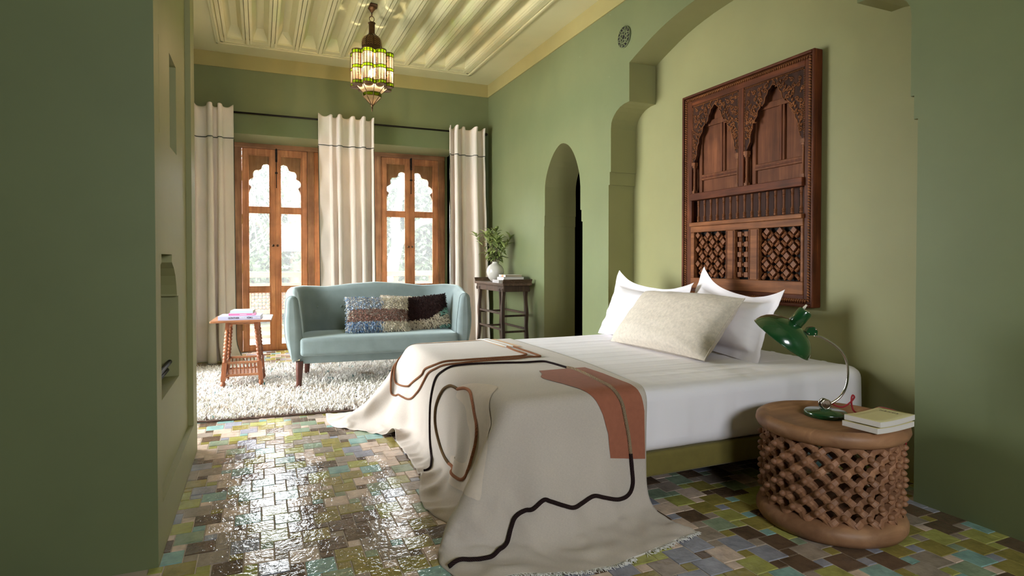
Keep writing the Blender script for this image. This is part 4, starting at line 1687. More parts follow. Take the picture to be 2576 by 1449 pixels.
for s0, s1 in ((.0975, .5685), (.6145, 1.0985)):
    c = (s0 + s1) / 2
    kx = (s1 - s0) / .474
    sp = empty('carved_arch')
    sp.parent = hb
    m = MB()
    S = np.concatenate([[s0 - c], ar_s * kx, [s1 - c]])
    Zb = np.concatenate([[1.80], ar_z, [1.80]])
    for i in range(len(S) - 1):
        if S[i + 1] - S[i] < 1e-6:
            continue
        a, b = S[i] + c, S[i + 1] + c
        for q in ([H(a, Zb[i], .046), H(b, Zb[i + 1], .046), H(b, 2.2757, .046), H(a, 2.2757, .046)],):
            m.add(q, [(0, 1, 2, 3)])
        m.add([H(a, Zb[i], .046), H(b, Zb[i + 1], .046), H(b, Zb[i + 1], .028), H(a, Zb[i], .028)], [(3, 2, 1, 0)])
    m.build('spandrel', 'cedar_shade', sp)  # ground darkened: shade between the carving put into the wood colour
    # leaf band following the arch
    m = MB()
    n = 19
    for sd in (-1, 1):
        for k in range(n):
            f_ = (k + .5) / n
            u = sd * .235 * (1 - f_) ** .62
            z = 1.80 + .436 * (1 - (abs(u) / .235) ** 1.75) + .018
            tng = Vector((1, -.436 * 1.75 * (abs(u) / .235) ** .75 / .235 * (1 if u > 0 else -1))).normalized()
            nrm = Vector((-tng.y, tng.x))
            if nrm.y < 0:
                nrm = -nrm
            q = Vector((u * kx + c, z)) + nrm * .018
            if not (s0 + .02 < q.x < s1 - .02 and q.y < 2.262):
                continue
            dv = (nrm + Vector((tng.x, tng.y)) * (.9 if u < 0 else -.9)).normalized()
            m.tube([H(q.x - dv.x * .013, q.y - dv.y * .013, .046), H(q.x, q.y, .051), H(q.x + dv.x * .013, q.y + dv.y * .013, .046)], [.0016, .0072, .0016], 5)
    tag(m.build('leaf_band', 'cedar_light', sp), kind='stuff')
    # scrolling vines in the spandrels
    m = MB()
    g = random.Random(int(s0 * 1000))
    got = []
    for _ in range(2500):
        u = g.uniform(-.215, .215)
        zz = g.uniform(1.84, 2.245)
        za = 1.80 + .436 * (1 - (abs(u) / .235) ** 1.75)
        off = (zz - za) * (.55 if abs(u) > .12 else .8)
        if not (off > .006):
            continue
        if .012 < off < .050 and zz < 2.22:
            continue
        if min(zz, 9) > 2.25 or any((u - a) ** 2 + (zz - b) ** 2 < .0011 for a, b in got):
            continue
        got.append((u, zz))
    for u, zz in got:
        r0 = g.uniform(.011, .015)
        hand = g.choice((-1, 1))
        ph = g.uniform(0, 6.28)
        P = []
        for k in range(16):
            a = ph + hand * k / 15 * 7.5
            r = r0 * (1.15 - .85 * k / 15)
            P.append(H(u * kx + c + r * math.cos(a), zz + r * math.sin(a), .0475))
        m.tube(P, [.0030 + .0012 * math.sin(k / 15 * PI) for k in range(16)], 4)
        m.ball(H(u * kx + c, zz, .047), .0045, 6, 4)
        a = ph + 2.2
        P = [H(u * kx + c + r0 * 1.1 * math.cos(a) + k * .006 * math.cos(a + .6), zz + r0 * 1.1 * math.sin(a) + k * .006 * math.sin(a + .6), .0475) for k in range(4)]
        m.tube(P, [.003, .0062, .0045, .001], 4)
    # inner arch vine
    tag(m.build('vine_carving', 'cedar_light', sp), kind='stuff')
    m = MB()
    P = [H(a * kx + c, b + .005, .047) for a, b in zip(ar_s[2:-2], ar_z[2:-2])]
    m.tube(P, .0032, 5)
    P = [H(a * kx + c, b + .034 + .012 * abs(a) / .235, .047) for a, b in zip(sm_s, sm_z) if b + .05 < 2.27]
    m.build('arch_edge', 'cedar_light', sp)
    rope('small_rope', (s0 + .006, 1.85), (s0 + .006, 2.262), .046, .007, .011, sp)
    rope('small_rope', (s1 - .006, 1.85), (s1 - .006, 2.262), .046, .007, .011, sp)
    rope('small_rope', (s0 + .012, 2.268), (s1 - .012, 2.268), .046, .007, .011, sp)
    # colonnettes
    for s in (s0 + .017, s1 - .017):
        m = MB()
        p = H(s, 1.617, .038)
        m.lathe([(.011, .02), (.012, .03), (.0085, .04), (.0105, .05), (.008, .06), (.009, .10), (.0085, .15), (.008, .165), (.011, .172), (.008, .18), (.011, .19), (.009, .196)], p, 12)
        m.box(p[0] - .014, p[0] + .014, p[1] - .013, p[1] + .013, p[2] + .0005, p[2] + .022)
        m.box(p[0] - .012, p[0] + .012, p[1] - .012, p[1] + .012, p[2] + .195, p[2] + .21)
        m.box(p[0] - .015, p[0] + .015, p[1] - .016, p[1] + .016, p[2] + .208, p[2] + .232)
        m.build('colonnette', 'cedar_turned', hb, sharp=50)
    # panelled shutter behind the arch
    sc_ = s0 + .285
    hbox('shutter_stile', sc_ - .022, sc_ + .022, 1.752, 2.10, .0102, .022, 'cedar_panel')
    hbox('shutter_rail', s0 + .07, s1 - .002, 1.712, 1.752, .0102, .024, 'cedar_panel')
    hbox('shutter_rail', s0 + .07, s1 - .002, 2.10, 2.14, .0102, .022, 'cedar_panel')
    hbox('shutter_stile', s0 + .045, s0 + .075, 1.62, 2.2, .0102, .022, 'cedar_panel')
    hbox('moulding', sc_ - .006, sc_ + .006, 1.752, 2.10, .022, .027, 'cedar_v', bevel=.002)
    hbox('moulding', s0 + .08, s1 - .002, 1.726, 1.736, .024, .029, 'cedar_v', bevel=.002)

hbox('baluster_shade', .0972, 1.0988, 1.4, 1.565, .0102, .0112, 'cedar_shade', bevel=0)  # thin dark sheet paints the shade between the balusters
bal = MB().lathe([(.010, 0), (.0135, .004), (.0135, .012), (.010, .016), (.0135, .022), (.0105, .028), (.0145, .034), (.010, .042), (.0085, .05), (.0095, .085), (.0085, .112), (.0115, .118), (.009, .124), (.0125, .130), (.0095, .137), (.0125, .145), (.0125, .152), (.010, .158)], seg=12)
bal_me = bal.mesh('baluster', 'cedar_turned')
bal_me.set_sharp_from_angle(angle=R_(45))
for k in range(15):
    s = .173 + k * (1.077 - .173) / 14
    place(bal_me, 'baluster', hb, H(s, 1.4035, .047), (0, 0, 0), (.82, .78, .985))
# turned lattice panels
blk = MB().box(-.0125, .0125, -.0165, .0165, -.0165, .0165)
blk_me = blk.mesh('lattice_block', 'cedar_turned')
spn = MB().lathe([(.0105, -.0225), (.013, -.019), (.010, -.015), (.0135, -.010), (.0105, -.006), (.0115, 0), (.0105, .006), (.0135, .010), (.010, .015), (.013, .019), (.0105, .0225)], seg=10)
spn_me = spn.mesh('spindle', 'cedar_turned')
spn_me.set_sharp_from_angle(angle=R_(45))
ZL0, ZL1 = .9905, 1.3265
for (s0, s1, ph) in ((.133, .461, .03), (.757, 1.08, .055)):
    lp = empty('lattice')
    lp.parent = hb
    hx, hz = .104, .0525
    nodes = {}
    for i in range(-1, 5):
        for j in range(0, 9):
            s = s0 + ph + (i + (.5 if j % 2 else 0)) * hx
            z = ZL1 - .022 - j * hz
            if s0 + .016 < s < s1 - .016 and ZL0 + .01 < z < ZL1 - .01:
                place(blk_me, 'lattice_block', lp, H(s, z, .036), (PI / 4, 0, 0))
            for sd in (-1, 1):
                sm_, zm = s + sd * hx / 4, z - hz / 2
                if s0 + .012 < sm_ < s1 - .012 and ZL0 + .012 < zm < ZL1 - .008:
                    place(spn_me, 'spindle', lp, H(sm_, zm, .034), (sd * PI / 4 + (PI / 2 if False else 0), 0, 0))
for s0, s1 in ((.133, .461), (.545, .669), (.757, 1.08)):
    hbox('lattice_shadow', s0, s1, ZL0, ZL1, .0102, .0112, 'void_shade', bevel=0)
lp = empty('lattice')
lp.parent = hb
for j in range(5):
    z = ZL1 - .03 - j * .0685
    for i in range(2):
        s = .545 + .033 + i * .060
        place(blk_me, 'lattice_block', lp, H(s, z, .036))
        if j < 4:
            place(spn_me, 'spindle', lp, H(s, z - .034, .034), (0, 0, 0), (1, 1, .8))
    place(spn_me, 'spindle', lp, H(.545 + .063, z, .034), (PI / 2, 0, 0), (1, 1, .62))
# ------------------------------------------------------------------ rug
RUG = (.75, 5.58, 0)
RRZ = R_(-5.2)
RL, RW = 2.96, 2.24
rug = thing('shag_rug', 'thick cream shag rug with sparse teal flecks under the sofa', 'rug', RUG, RRZ)
MB().box(-RL / 2, RL / 2, -RW / 2, RW / 2, .0005, .010).build('backing', 'rug_back', rug)
for y in (-RW / 2, RW / 2):
    m = MB()
    P = [(x, y, .010 + .002 * math.sin(x * 40)) for x in np.linspace(-RL / 2, RL / 2, 220)]
    m.tube(P, [.008 + .0022 * math.sin(i * 2.1) for i in range(220)], 6)
    m.build('binding', 'rug_back', rug)


def tufts(P, Nn, col, n_seg=3, L=.035, wid=.007, seed=0, droop=None, name='pile', mname='rug_pile', parent=None, curl=.8):
    """Bent yarn strips rooted at P along Nn; col per tuft."""
    g = np.random.default_rng(seed)
    n = len(P)
    side = g.normal(0, 1, (n, 3))
    side -= Nn * (side * Nn).sum(1)[:, None]
    side /= np.linalg.norm(side, axis=1)[:, None] + 1e-9
    t = side if droop is None else (side * .6 + droop)
    t /= np.linalg.norm(t, axis=1)[:, None] + 1e-9
    w = np.cross(Nn, t)
    w /= np.linalg.norm(w, axis=1)[:, None] + 1e-9
    Ls = L * g.uniform(.65, 1.35, n)[:, None]
    k = curl * g.uniform(.4, 1.2, n)[:, None]
    rows = []
    for i in range(n_seg):
        f = i / (n_seg - 1)
        c = P + Nn * Ls * (f - .35 * k * f * f) + t * Ls * k * f * f * .9
        hw = wid * (1 - .75 * f ** 1.5) * .5
        rows.append(c - w * hw)
        rows.append(c + w * hw)
    V = np.stack(rows, 1).reshape(-1, 3)
    F = []
    q = 2 * n_seg
    for i in range(n):
        for s in range(n_seg - 1):
            b = i * q + 2 * s
            F.append((b, b + 1, b + 3, b + 2))
    me = bpy.data.meshes.new(name)
    me.from_pydata(V.tolist(), [], F)
    me.polygons.foreach_set('use_smooth', [True] * len(F))
    ca = me.color_attributes.new('Col', 'FLOAT_COLOR', 'POINT')
    C = np.repeat(np.concatenate([col, np.ones((n, 1))], 1)[:, None], q, 1).reshape(-1)
    ca.data.foreach_set('color', C)
    me.materials.append(MATS[mname])
    return tag(link(name, me, parent), kind='stuff')


def lc(rgb):
    return np.array(lin(rgb)[:3])


NT = 42000
g = np.random.default_rng(1)
X_ = g.uniform(-RL / 2, RL / 2, NT)
Y_ = g.uniform(-RW / 2, RW / 2, NT)
lump = np.array([nz3((x * 5, y * 5, 0)) for x, y in zip(X_, Y_)])
P_ = np.stack([X_, Y_, np.full(NT, .009)], 1)
N_ = np.stack([g.normal(0, .25, NT), g.normal(0, .25, NT), np.ones(NT)], 1)
N_ /= np.linalg.norm(N_, axis=1)[:, None]
C_ = lc((246, 240, 232))[None] * g.uniform(.82, 1.08, (NT, 1))
beige = np.array([nz3((x * 3, y * 14, 5)) for x, y in zip(X_, Y_)])
C_ = np.where((beige > .45)[:, None], lc((204, 186, 166))[None] * g.uniform(.8, 1.1, (NT, 1)), C_)
fl = np.array([nz3((x * 9, y * 26, 9)) for x, y in zip(X_, Y_)])
C_ = np.where((fl > .58)[:, None], lc((96, 150, 150))[None] * g.uniform(.6, 1.2, (NT, 1)), C_)
edge = (np.abs(Y_) > RW / 2 - .03)
C_ = np.where((edge & (g.uniform(0, 1, NT) > .75))[:, None], lc((124, 100, 90))[None], C_)
tufts(P_, N_, np.clip(C_, 0, 1), 3, .036, .011, 2, parent=rug, name='pile')

# ------------------------------------------------------------------ sofa
SOFA = (1.01, 5.335, .012)
SRZ = R_(-5.5)
sofa = thing('velvet_sofa', 'small curved-back sofa in pale sage velvet with brown tapered legs', 'sofa', SOFA, SRZ)


def upath(s):
    """Plan line of the wrap-around back: s 0..1 from left arm front to right arm front -> point, outward normal."""
    hw, yb, r, yf = .748, .625, .27, .02
    a = yb - r - yf
    arc = r * PI / 2
    b = 2 * (hw - r)
    L = 2 * a + 2 * arc + b
    d = s * L
    if d < a:
        return (-hw, yf + d), (-1, 0), 'arm'
    d -= a
    if d < arc:
        t = d / r
        return (-hw + r - r * math.cos(t), yb - r + r * math.sin(t)), (-math.cos(t), math.sin(t)), 'c'
    d -= arc
    if d < b:
        return (-hw + r + d, yb), (0, 1), 'back'
    d -= b
    if d < arc:
        t = d / r
        return (hw - r + r * math.sin(t), yb - r + r * math.cos(t)), (math.sin(t), math.cos(t)), 'c'
    d -= arc
    return (hw, yb - r - d), (1, 0), 'arm'


def sofa_ring(s, shrink=1.0, fwd=0.0):
    (x, y), (nx, ny), _ = upath(min(max(s, 0), 1))
    c = min(abs(s), abs(1 - s)) * 2          # 0 front of arm .. 1 middle of back
    top = np.interp(c, [0, .10, .22, .34, .45, .62, .80, 1.0], [.800, .812, .838, .862, .866, .852, .878, .893])
    rec = np.interp(c, [0, .25, .5, 1], [.030, .045, .06, .06])
    th = np.interp(c, [0, .2, .5, 1], [.050, .052, .055, .055])
    bot = .225
    prof = []
    # (offset along the normal, height): outer side up, over the top, inner side down
    for f in np.linspace(0, 1, 9):
        z = bot + (top - .055 - bot) * f
        bulge = .030 * math.sin(PI * min(1, f * 1.05)) if c < .45 else .015 * math.sin(PI * f)
        prof.append((-.018 + th + rec * f ** .8 + bulge - .030 * (1 - f) ** 2, z))
    for t in np.linspace(0.2, PI - .2, 7):
        prof.append((-.018 + rec + th * math.cos(t), top - .055 + .055 * math.sin(t)))
    for f in np.linspace(1, 0, 9):
        z = .26 + (top - .055 - .26) * f
        prof.append((-.018 - th + rec * f ** 1.2 - .012 * math.sin(PI * f), z))
    zc = (bot + top) / 2
    out = []
    for o, z in prof:
        oc = -.0 + rec * .5
        o2 = oc + (o - oc) * shrink
        z2 = zc + (z - zc) * (1 - (1 - shrink) * .10)
        sg = -fwd
        out.append((x + nx * o2, y + ny * o2 + sg, z2))
    return out


rings = []
caps = [(.30, .040), (.62, .036), (.85, .026), (.96, .012)]
for sh, f_ in caps:
    rings.append(sofa_ring(0, sh, f_))
for s in np.linspace(0, 1, 90):
    rings.append(sofa_ring(s))
for sh, f_ in reversed(caps):
    rings.append(sofa_ring(1, sh, f_))
m = MB().grid(rings, True, closed_v=True, flip=True)
n = len(rings[0])
m.add([], [tuple(range(-len(m.v), -len(m.v) + n))])
m.add([], [tuple(range(-n, 0))[::-1]])
m.build('back', 'velvet_sage', sofa, fix=True)
for s, e in ((0, 3), (1, -4)):
    R0 = sofa_ring(s, .99, .010)
    MB().tube(R0[:23], .0045, 6).build('arm_piping', 'velvet_sage', sofa)
# seat


def seat_disp(q, d):
    v = Vector((0, 0, 0))
    if d.z > .3:
        v += Vector((0, 0, .016 * (1 - (q.x / .72) ** 4) * (1 - (q.y / .32) ** 2)))
    if d.y < -.5:
        v += Vector((0, -.008 * (1 - (q.x / .72) ** 6), 0))
    return v


seat = rbox(.695, .295, .078, .03, 30, seat_disp).build('seat_cushion', 'velvet_sage', sofa)
weld(seat).location = (0, .262, .355)
P = [(x, -.016 - .008 * (1 - (x / .72) ** 6), .428) for x in np.linspace(-.675, .675, 60)]
MB().tube(P, .0045, 6).build('seat_piping', 'velvet_sage', sofa)
o = rbox(.70, .30, .045, .015, 6).build('base', 'velvet_sage', sofa)
weld(o).location = (0, .318, .252)
for x, y in ((-.70, .03), (.70, .03), (-.65, .62), (.65, .62)):
    s_ = 1 if x > 0 else -1
    b_ = 1 if y > .3 else -1
    q = MB().lathe([(.0205, 0), (.022, .02), (.032, .232)], (0, 0, 0), 16)
    q.v = [(a + s_ * .008 * (1 - c / .215), b + b_ * .008 * (1 - c / .215), c) for a, b, c in q.v]
    q.v = [(a + x, b + y, c) for a, b, c in q.v]
    q.build('leg', 'leg_wood', sofa, sharp=40)
for k in range(6):
    x = -.555 + k * .222
    q = MB().ball((x, .566, .660), .013, 12, 8, sc=(1, .6, 1))
    q.build('button', 'velvet_sage', sofa)


def shag_cushion(label, loc, w, h, t, lean, roll, yaw, colour, base, seed, n=4200, L=.020):
    th = thing('shag_cushion', label, 'cushion', (0, 0, 0), 0, 'woollen cushions on the sofa')
    th.matrix_world = Matrix.Translation(loc) @ Matrix.Rotation(SRZ + yaw, 4, 'Z') @ Matrix.Rotation(-lean, 4, 'X') @ Matrix.Rotation(roll, 4, 'Y')
    f, b = pillow_grid(w, h, t, 0, n=26, seed=seed, pinch=.05)
    m = MB()
    m.grid(f, True)
    m.grid(b, True, flip=True)
    weld(m.build('cover', base, th), .0003)
    g = np.random.default_rng(seed)
    F = np.array(f)
    a = g.uniform(0, F.shape[0] - 1.001, n)
    c = g.uniform(0, F.shape[1] - 1.001, n)
    i, j = a.astype(int), c.astype(int)
    fa, fc = (a - i)[:, None], (c - j)[:, None]
    P = F[i, j] * (1 - fa) * (1 - fc) + F[i + 1, j] * fa * (1 - fc) + F[i, j + 1] * (1 - fa) * fc + F[i + 1, j + 1] * fa * fc
    du, dv = np.gradient(F, axis=0), np.gradient(F, axis=1)
    nn = np.cross(du, dv)[i, j]
    nn[nn[:, 1] > 0] *= -1
    nn /= np.linalg.norm(nn, axis=1)[:, None] + 1e-9
    C = np.array([colour(x / (w / 2), z / h * 2 - 1, g) for x, _, z in P])
    tufts(P, nn, np.clip(C, 0, 1), 3, L, .010, seed, np.tile([0, 0, -.9], (n, 1)), 'wool', 'shag_pile', th)
    return th


def col_strip(u, v, g):
    k = g.uniform(.8, 1.15)
    if -.45 < v < .22 and u > -.86 + .2 * v:
        c = (142, 104, 92)
    elif u < .12 + .1 * g.normal() * .5:
        c = (126, 152, 182) if g.uniform() < .55 else (206, 206, 206)
        if v < -.45:
            c = (104, 136, 176) if g.uniform() < .6 else (176, 186, 196)
    else:
        c = (222, 212, 192)
    return lc(c) * k


def col_dark(u, v, g):
    k = g.uniform(.8, 1.15)
    lim = -.45 + .75 * max(0, u - .1) + .03 * g.normal()
    if v < lim:
        c = (214, 200, 178)
        if u > .55 and v > lim - .34 or (u > .5 and v < -.85):
            c = (128, 172, 158)
    else:
        c = (52, 28, 26)
    return lc(c) * k


def col_cream(u, v, g):
    return lc((222, 208, 194)) * g.uniform(.85, 1.12)


shag_cushion('cream woollen cushion half hidden behind the striped cushion', (1.30, 5.69, .462), .50, .32, .12, R_(16), R_(3), R_(-4), col_cream, 'cushion_base', 41, 2500)
shag_cushion('shaggy cushion with brown band between blue and cream stripes', (.995, 5.46, .462), .58, .335, .15, R_(20), R_(1.5), R_(4), col_strip, 'cushion_base', 42)
shag_cushion('dark brown woollen cushion with cream and mint corner at the sofa arm', (1.475, 5.52, .462), .46, .33, .13, R_(18), R_(-5), R_(2), col_dark, 'cushion_dark_base', 43)

# ------------------------------------------------------------------ small side table with books
ST = (-.135, 5.80, .016)
st = thing('side_table', 'small reddish wooden side table with bobbin legs and spindle gallery on the rug', 'side table', ST, R_(-3))
o = MB().box(-.24, .24, -.27, .27, .572, .590).build('top', 'table_red_h', st, bevel=.006)
tz = .16
for sx in (-1, 1):
    for sy in (-1, 1):
        def lp_(f):                      # leg axis: f 0 at the floor, 1 under the top
            return (sx * (.155 - .043 * f), sy * (.175 - .043 * f), .572 * f)
        m = MB()
        prof = [(.0, 0), (.012, .002), (.010, .010), (.019, .024), (.021, .040), (.016, .056), (.017, .062)]
        m.lathe(prof, (0, 0, 0), 14)
        m.box(-.0185, .0185, -.0185, .0185, .062, .222)
        p2 = [(.0175, .222), (.019, .228), (.015, .234), (.019, .240), (.015, .246)]
        z = .246
        for k in range(8):
            p2 += [(.0145, z), (.0195, z + .008), (.0205, z + .0155), (.0195, z + .023)]
            z += .0305
        p2 += [(.0145, z), (.018, z + .006), (.014, z + .012)]
        m.lathe(p2, (0, 0, 0), 14)
        m.box(-.0175, .0175, -.0175, .0175, z + .012, .572)
        m.v = [(a + sx * (.155 - .043 * c / .572), b + sy * (.175 - .043 * c / .572), c) for a, b, c in m.v]
        m.build('leg', 'table_red', st, sharp=40)


def leg_xy(z):
    return .155 - .043 * z / .572, .175 - .043 * z / .572


mini = MB().lathe([(.004, 0), (.0065, .006), (.004, .012), (.0072, .024), (.0045, .036), (.0045, .05), (.0075, .058), (.004, .068), (.0055, .08), (.004, .088)], seg=10)
mini_me = mini.mesh('spindle', 'table_red')
mini_me.set_sharp_from_angle(angle=R_(50))
for (z0, z1, nm) in ((.545, .572, 'apron'), (.206, .226, 'gallery_rail'), (.098, .120, 'lower_rail')):
    x, y = leg_xy((z0 + z1) / 2)
    for sy in (-1, 1):
        MB().box(-x, x, sy * y - .009, sy * y + .009, z0, z1).build(nm, 'table_red_h', st, bevel=.002)
    for sx in (-1, 1):
        MB().box(sx * x - .009, sx * x + .009, -y, y, z0, z1).build(nm, 'table_red_h', st, bevel=.002)
x, y = leg_xy(.11)
MB().box(-x, x, -y, y, .098, .108).build('shelf', 'table_red_h', st)
for sy in (-1, 1):
    for k in range(8):
        place(mini_me, 'spindle', st, (-.105 + k * .03, sy * leg_xy(.16)[1], .119))
for sx in (-1, 1):
    for k in range(8):
        place(mini_me, 'spindle', st, (sx * leg_xy(.16)[0], -.118 + k * .0337, .119))


def book(label, loc, rz, L, W, T, cover, paper='paper', spine_side=-1, group=None, soft=False):
    """L along local x (spine runs along x at y = spine_side * W/2)."""
    b = thing('book', label, 'book', loc, rz, group)
    c = .0022
    sp = spine_side
    MB().box(-L / 2, L / 2, -W / 2, W / 2, 0, c).build('cover', cover, b)
    MB().box(-L / 2, L / 2, -W / 2, W / 2, T - c, T).build('cover', cover, b)
    MB().box(-L / 2, L / 2, sp * W / 2, sp * (W / 2 - .003), c, T - c).build('spine', cover, b)
    e = .001 if soft else .004
    MB().box(-L / 2 + e, L / 2 - e, -sp * (W / 2 - e), sp * (W / 2 - .003), c + .0002, T - c - .0002).build('pages', paper, b)
    return b


def face_y(x, y, z):
    """Text frame on a vertical face looking towards -y (local)."""
    return Matrix.Translation((x, y, z)) @ Matrix.Rotation(PI / 2, 4, 'X')


tz = ST[2] + .5905
b1 = book('thick lilac art book at the bottom of the pile on the side table', (-.150, 5.715, tz), R_(-5), .335, .26, .034, 'cover_lilac', group='books on the side table')
text_mesh('GÜNTHER', .0185, 'ink', b1, 'spine_lettering', face_y(-.045, -.1304, .017), .0006)
text_mesh('MOSKAU', .0175, 'ink_white', b1, 'spine_lettering', face_y(.032, -.1304, .017), 0, .8)
text_mesh('FÖRG', .0185, 'ink', b1, 'spine_lettering', face_y(.082, -.1304, .017), .0006)
text_mesh('MOSCOW', .0175, 'ink_white', b1, 'spine_lettering', face_y(.130, -.1304, .017), 0, .8)
b2 = book('thin pink book in the middle of the pile on the side table', (-.135, 5.70, tz + .0345), R_(-4), .215, .16, .019, 'cover_pink', group='books on the side table')
MB().box(.078, .098, -.0803, -.0800, .0075, .011).build('spine_mark', 'ink_white', b2)
MB().box(-.02, .035, -.0803, -.0800, .0078, .0105).build('spine_mark', 'ink_white', b2)
b3 = book('mint green paperback on top of the pile on the side table', (-.133, 5.72, tz + .054), R_(-7), .180, .20, .023, 'cover_mint', 'paper_tan', group='books on the side table')
MB().box(-.06, .06, -.03, .05, .0231, .0234).build('cover_print', 'cover_pink', b3)

# ------------------------------------------------------------------ tall dark table with vase and books
TT = (2.57, 6.315, 0)
tt = thing('altar_table', 'tall narrow dark wooden table with upturned ends against the green wall', 'table', TT)
HX, HY, ZTT = .172, .455, .872
MB().box(-HX, HX, -HY, HY, ZTT - .030, ZTT).build('top', 'altar_top', tt, bevel=.004)
for sy in (-1, 1):
    prof = [(0, -.012), (.004, .004), (.012, .020), (.022, .034), (.022, .044), (.006, .038), (-.012, .016), (-.03, .001), (-.03, -.012)]
    poly = [(HY + a - .012, ZTT + b - .002) for a, b in prof]
    MB().prism(poly, lambda p: (-HX, sy * p[0], p[1]), lambda p: (HX, sy * p[0], p[1])).build('upturned_end', 'altar_top', tt, fix=True, bevel=.002)
for sx in (-1, 1):
    MB().box(sx * (HX - .035), sx * (HX - .015), -HY + .03, HY - .03, ZTT - .095, ZTT - .030).build('apron', 'altar_wood', tt, bevel=.003)
for sy in (-1, 1):
    MB().box(-HX + .02, HX - .02, sy * (HY - .045), sy * (HY - .025), ZTT - .095, ZTT - .030).build('apron', 'altar_wood', tt, bevel=.003)
ly = HY - .09
for sx in (-1, 1):
    for sy in (-1, 1):
        m = MB()
        rows = []
        for z in np.linspace(0, ZTT - .05, 34):
            f = z / (ZTT - .05)
            ww = .0205 + .005 * math.sin(f * 2 * PI * 3.2 + .8) * (1 if f < .9 else .3) + (.018 * max(0, (f - .86) / .14) ** 1.5)
            ox = sx * (HX - .036 + .018 * (1 - f) ** 2) + sx * .004 * math.sin(f * 12)
            oy = sy * (ly + .02 * (1 - f) ** 2)
            dd = .017
            rows.append([(ox - dd, oy - ww, z), (ox + dd, oy - ww, z), (ox + dd, oy + ww, z), (ox - dd, oy + ww, z)])
        m.grid(rows, False, closed_v=True, flip=True)
        m.add([], [(-4, -3, -2, -1)])
        m.build('leg', 'altar_wood', tt, fix=True, bevel=.002)
        for q in (-1, 1):
            P = []
            for k in range(22):
                a = k / 21 * 8.2
                r = .021 * (1 - .72 * k / 21)
                P.append((sx * (HX - .014), sy * ly + q * (.043 - .0) + q * r * math.cos(a) * -1, ZTT - .075 - r * math.sin(a)))
            MB().tube(P, .0058, 6).build('scroll', 'altar_wood', tt)
for z in (.36, .535):
    for sx in (-1, 1):
        MB().box(sx * (HX - .045), sx * (HX - .025), -ly, ly, z - .011, z + .011).build('stretcher', 'altar_wood', tt, bevel=.002)
    for sy in (-1, 1):
        MB().box(-HX + .03, HX - .03, sy * ly - .010, sy * ly + .010, z - .036, z - .014).build('stretcher', 'altar_wood', tt, bevel=.002)
bk = [('grey lettered hardback at the bottom of the pile on the tall table', 2.535, 6.075, ZTT, R_(87), .215, .27, .030, 'cover_grey', 'paper'),
      ('thick white hardback in the middle of the pile on the tall table', 2.575, 6.07, ZTT + .0305, R_(88), .215, .24, .031, 'cover_white', 'paper'),
      ('thin cream and orange book on top of the pile on the tall table', 2.585, 6.095, ZTT + .062, R_(89), .20, .20, .024, 'cover_white', 'paper_tan')]
for k, (lab, x, y, z, rz, L, W, T, cv, pp) in enumerate(bk):
    b = book(lab, (x, y, z + .0005), rz, L, W, T, cv, pp, spine_side=1, group='books on the tall table')
    if k == 0:
        for j in range(7):
            MB().box(-.085 + j * .025, -.085 + j * .025 + .014, W / 2 + .0001, W / 2 + .0006, .008, .022).build('spine_mark', 'ink_grey', b)
    if k == 1:
        MB().box(-.108, .108, -W / 2, W / 2, T, T + .0008).build('jacket', 'cover_black', b)
        MB().box(-.09, -.07, W / 2 + .0001, W / 2 + .0006, .006, .025).build('spine_mark', 'cover_lilac', b)
    if k == 2:
        MB().box(-.04, .02, W / 2 + .0001, W / 2 + .0008, .001, T - .001).build('spine_band', 'cover_orange', b)
vs = thing('ceramic_vase', 'round glazed white vase on the tall dark table', 'vase', (2.56, 6.50, ZTT + .0005))
MB().lathe([(.0, 0), (.045, .0), (.052, .004), (.078, .035), (.098, .075), (.105, .11), (.100, .145), (.082, .178), (.055, .198), (.038, .208), (.034, .222), (.038, .230), (.033, .229), (.028, .21), (.05, .19), (.0, .03)], seg=36).build('body', 'ceramic', vs, sharp=60)
pl = thing('leafy_branches', 'leafy green cut branches standing in the white vase', 'plant', (2.56, 6.50, ZTT + .15))
g = random.Random(5)


def leaf_strip(p, d, L, w, up_):
    """Narrow leaf from p along d, curved downwards; returns grid rows."""
    d = Vector(d).normalized()
    side = d.cross(Vector(up_))
    side = side.normalized() if side.length > 1e-4 else Vector((1, 0, 0))
    nn = side.cross(d)
    rows = []
    for k in range(6):
        f = k / 5
        c = Vector(p) + d * L * f - nn * (-.10 + .35 * f) * L * f
        ww = w * math.sin(PI * min(1, .08 + f * .92)) ** .8
        rows.append([tuple(c - side * ww + nn * ww * .35), tuple(c), tuple(c + side * ww + nn * ww * .35)])
    return rows


for k in range(14):
    a = k * 2.4 + g.uniform(-.3, .3)
    tilt = g.uniform(.12, .75)
    H_ = g.uniform(.26, .44) * (1.12 - .4 * tilt)
    sx_, sy_ = math.cos(a) * tilt, math.sin(a) * tilt
    P = [Vector((sx_ * .05, sy_ * .05, 0)), Vector((sx_ * H_ * .35, sy_ * H_ * .35, H_ * .45)), Vector((sx_ * H_ * .8, sy_ * H_ * .8, H_ * .85)), Vector((sx_ * H_, sy_ * H_, H_ * 1.05))]
    C = catmull(P, 6)
    br = MB().tube(C, .0028, 5).build('stem', 'stem', pl)
    for j in range(14):
        f = .30 + .70 * j / 13
        q = C[int(f * (len(C) - 1))]
        b = j * 2.4 + k
        low = f < .55
        d = Vector((math.cos(b) * .9, math.sin(b) * .9, (-.1 if low else .75) + g.uniform(-.2, .25)))
        m = MB().grid(leaf_strip(q, d, g.uniform(.08, .13), g.uniform(.014, .021), (0, 0, 1)), True)
        m.build('leaf', 'leaf', br)
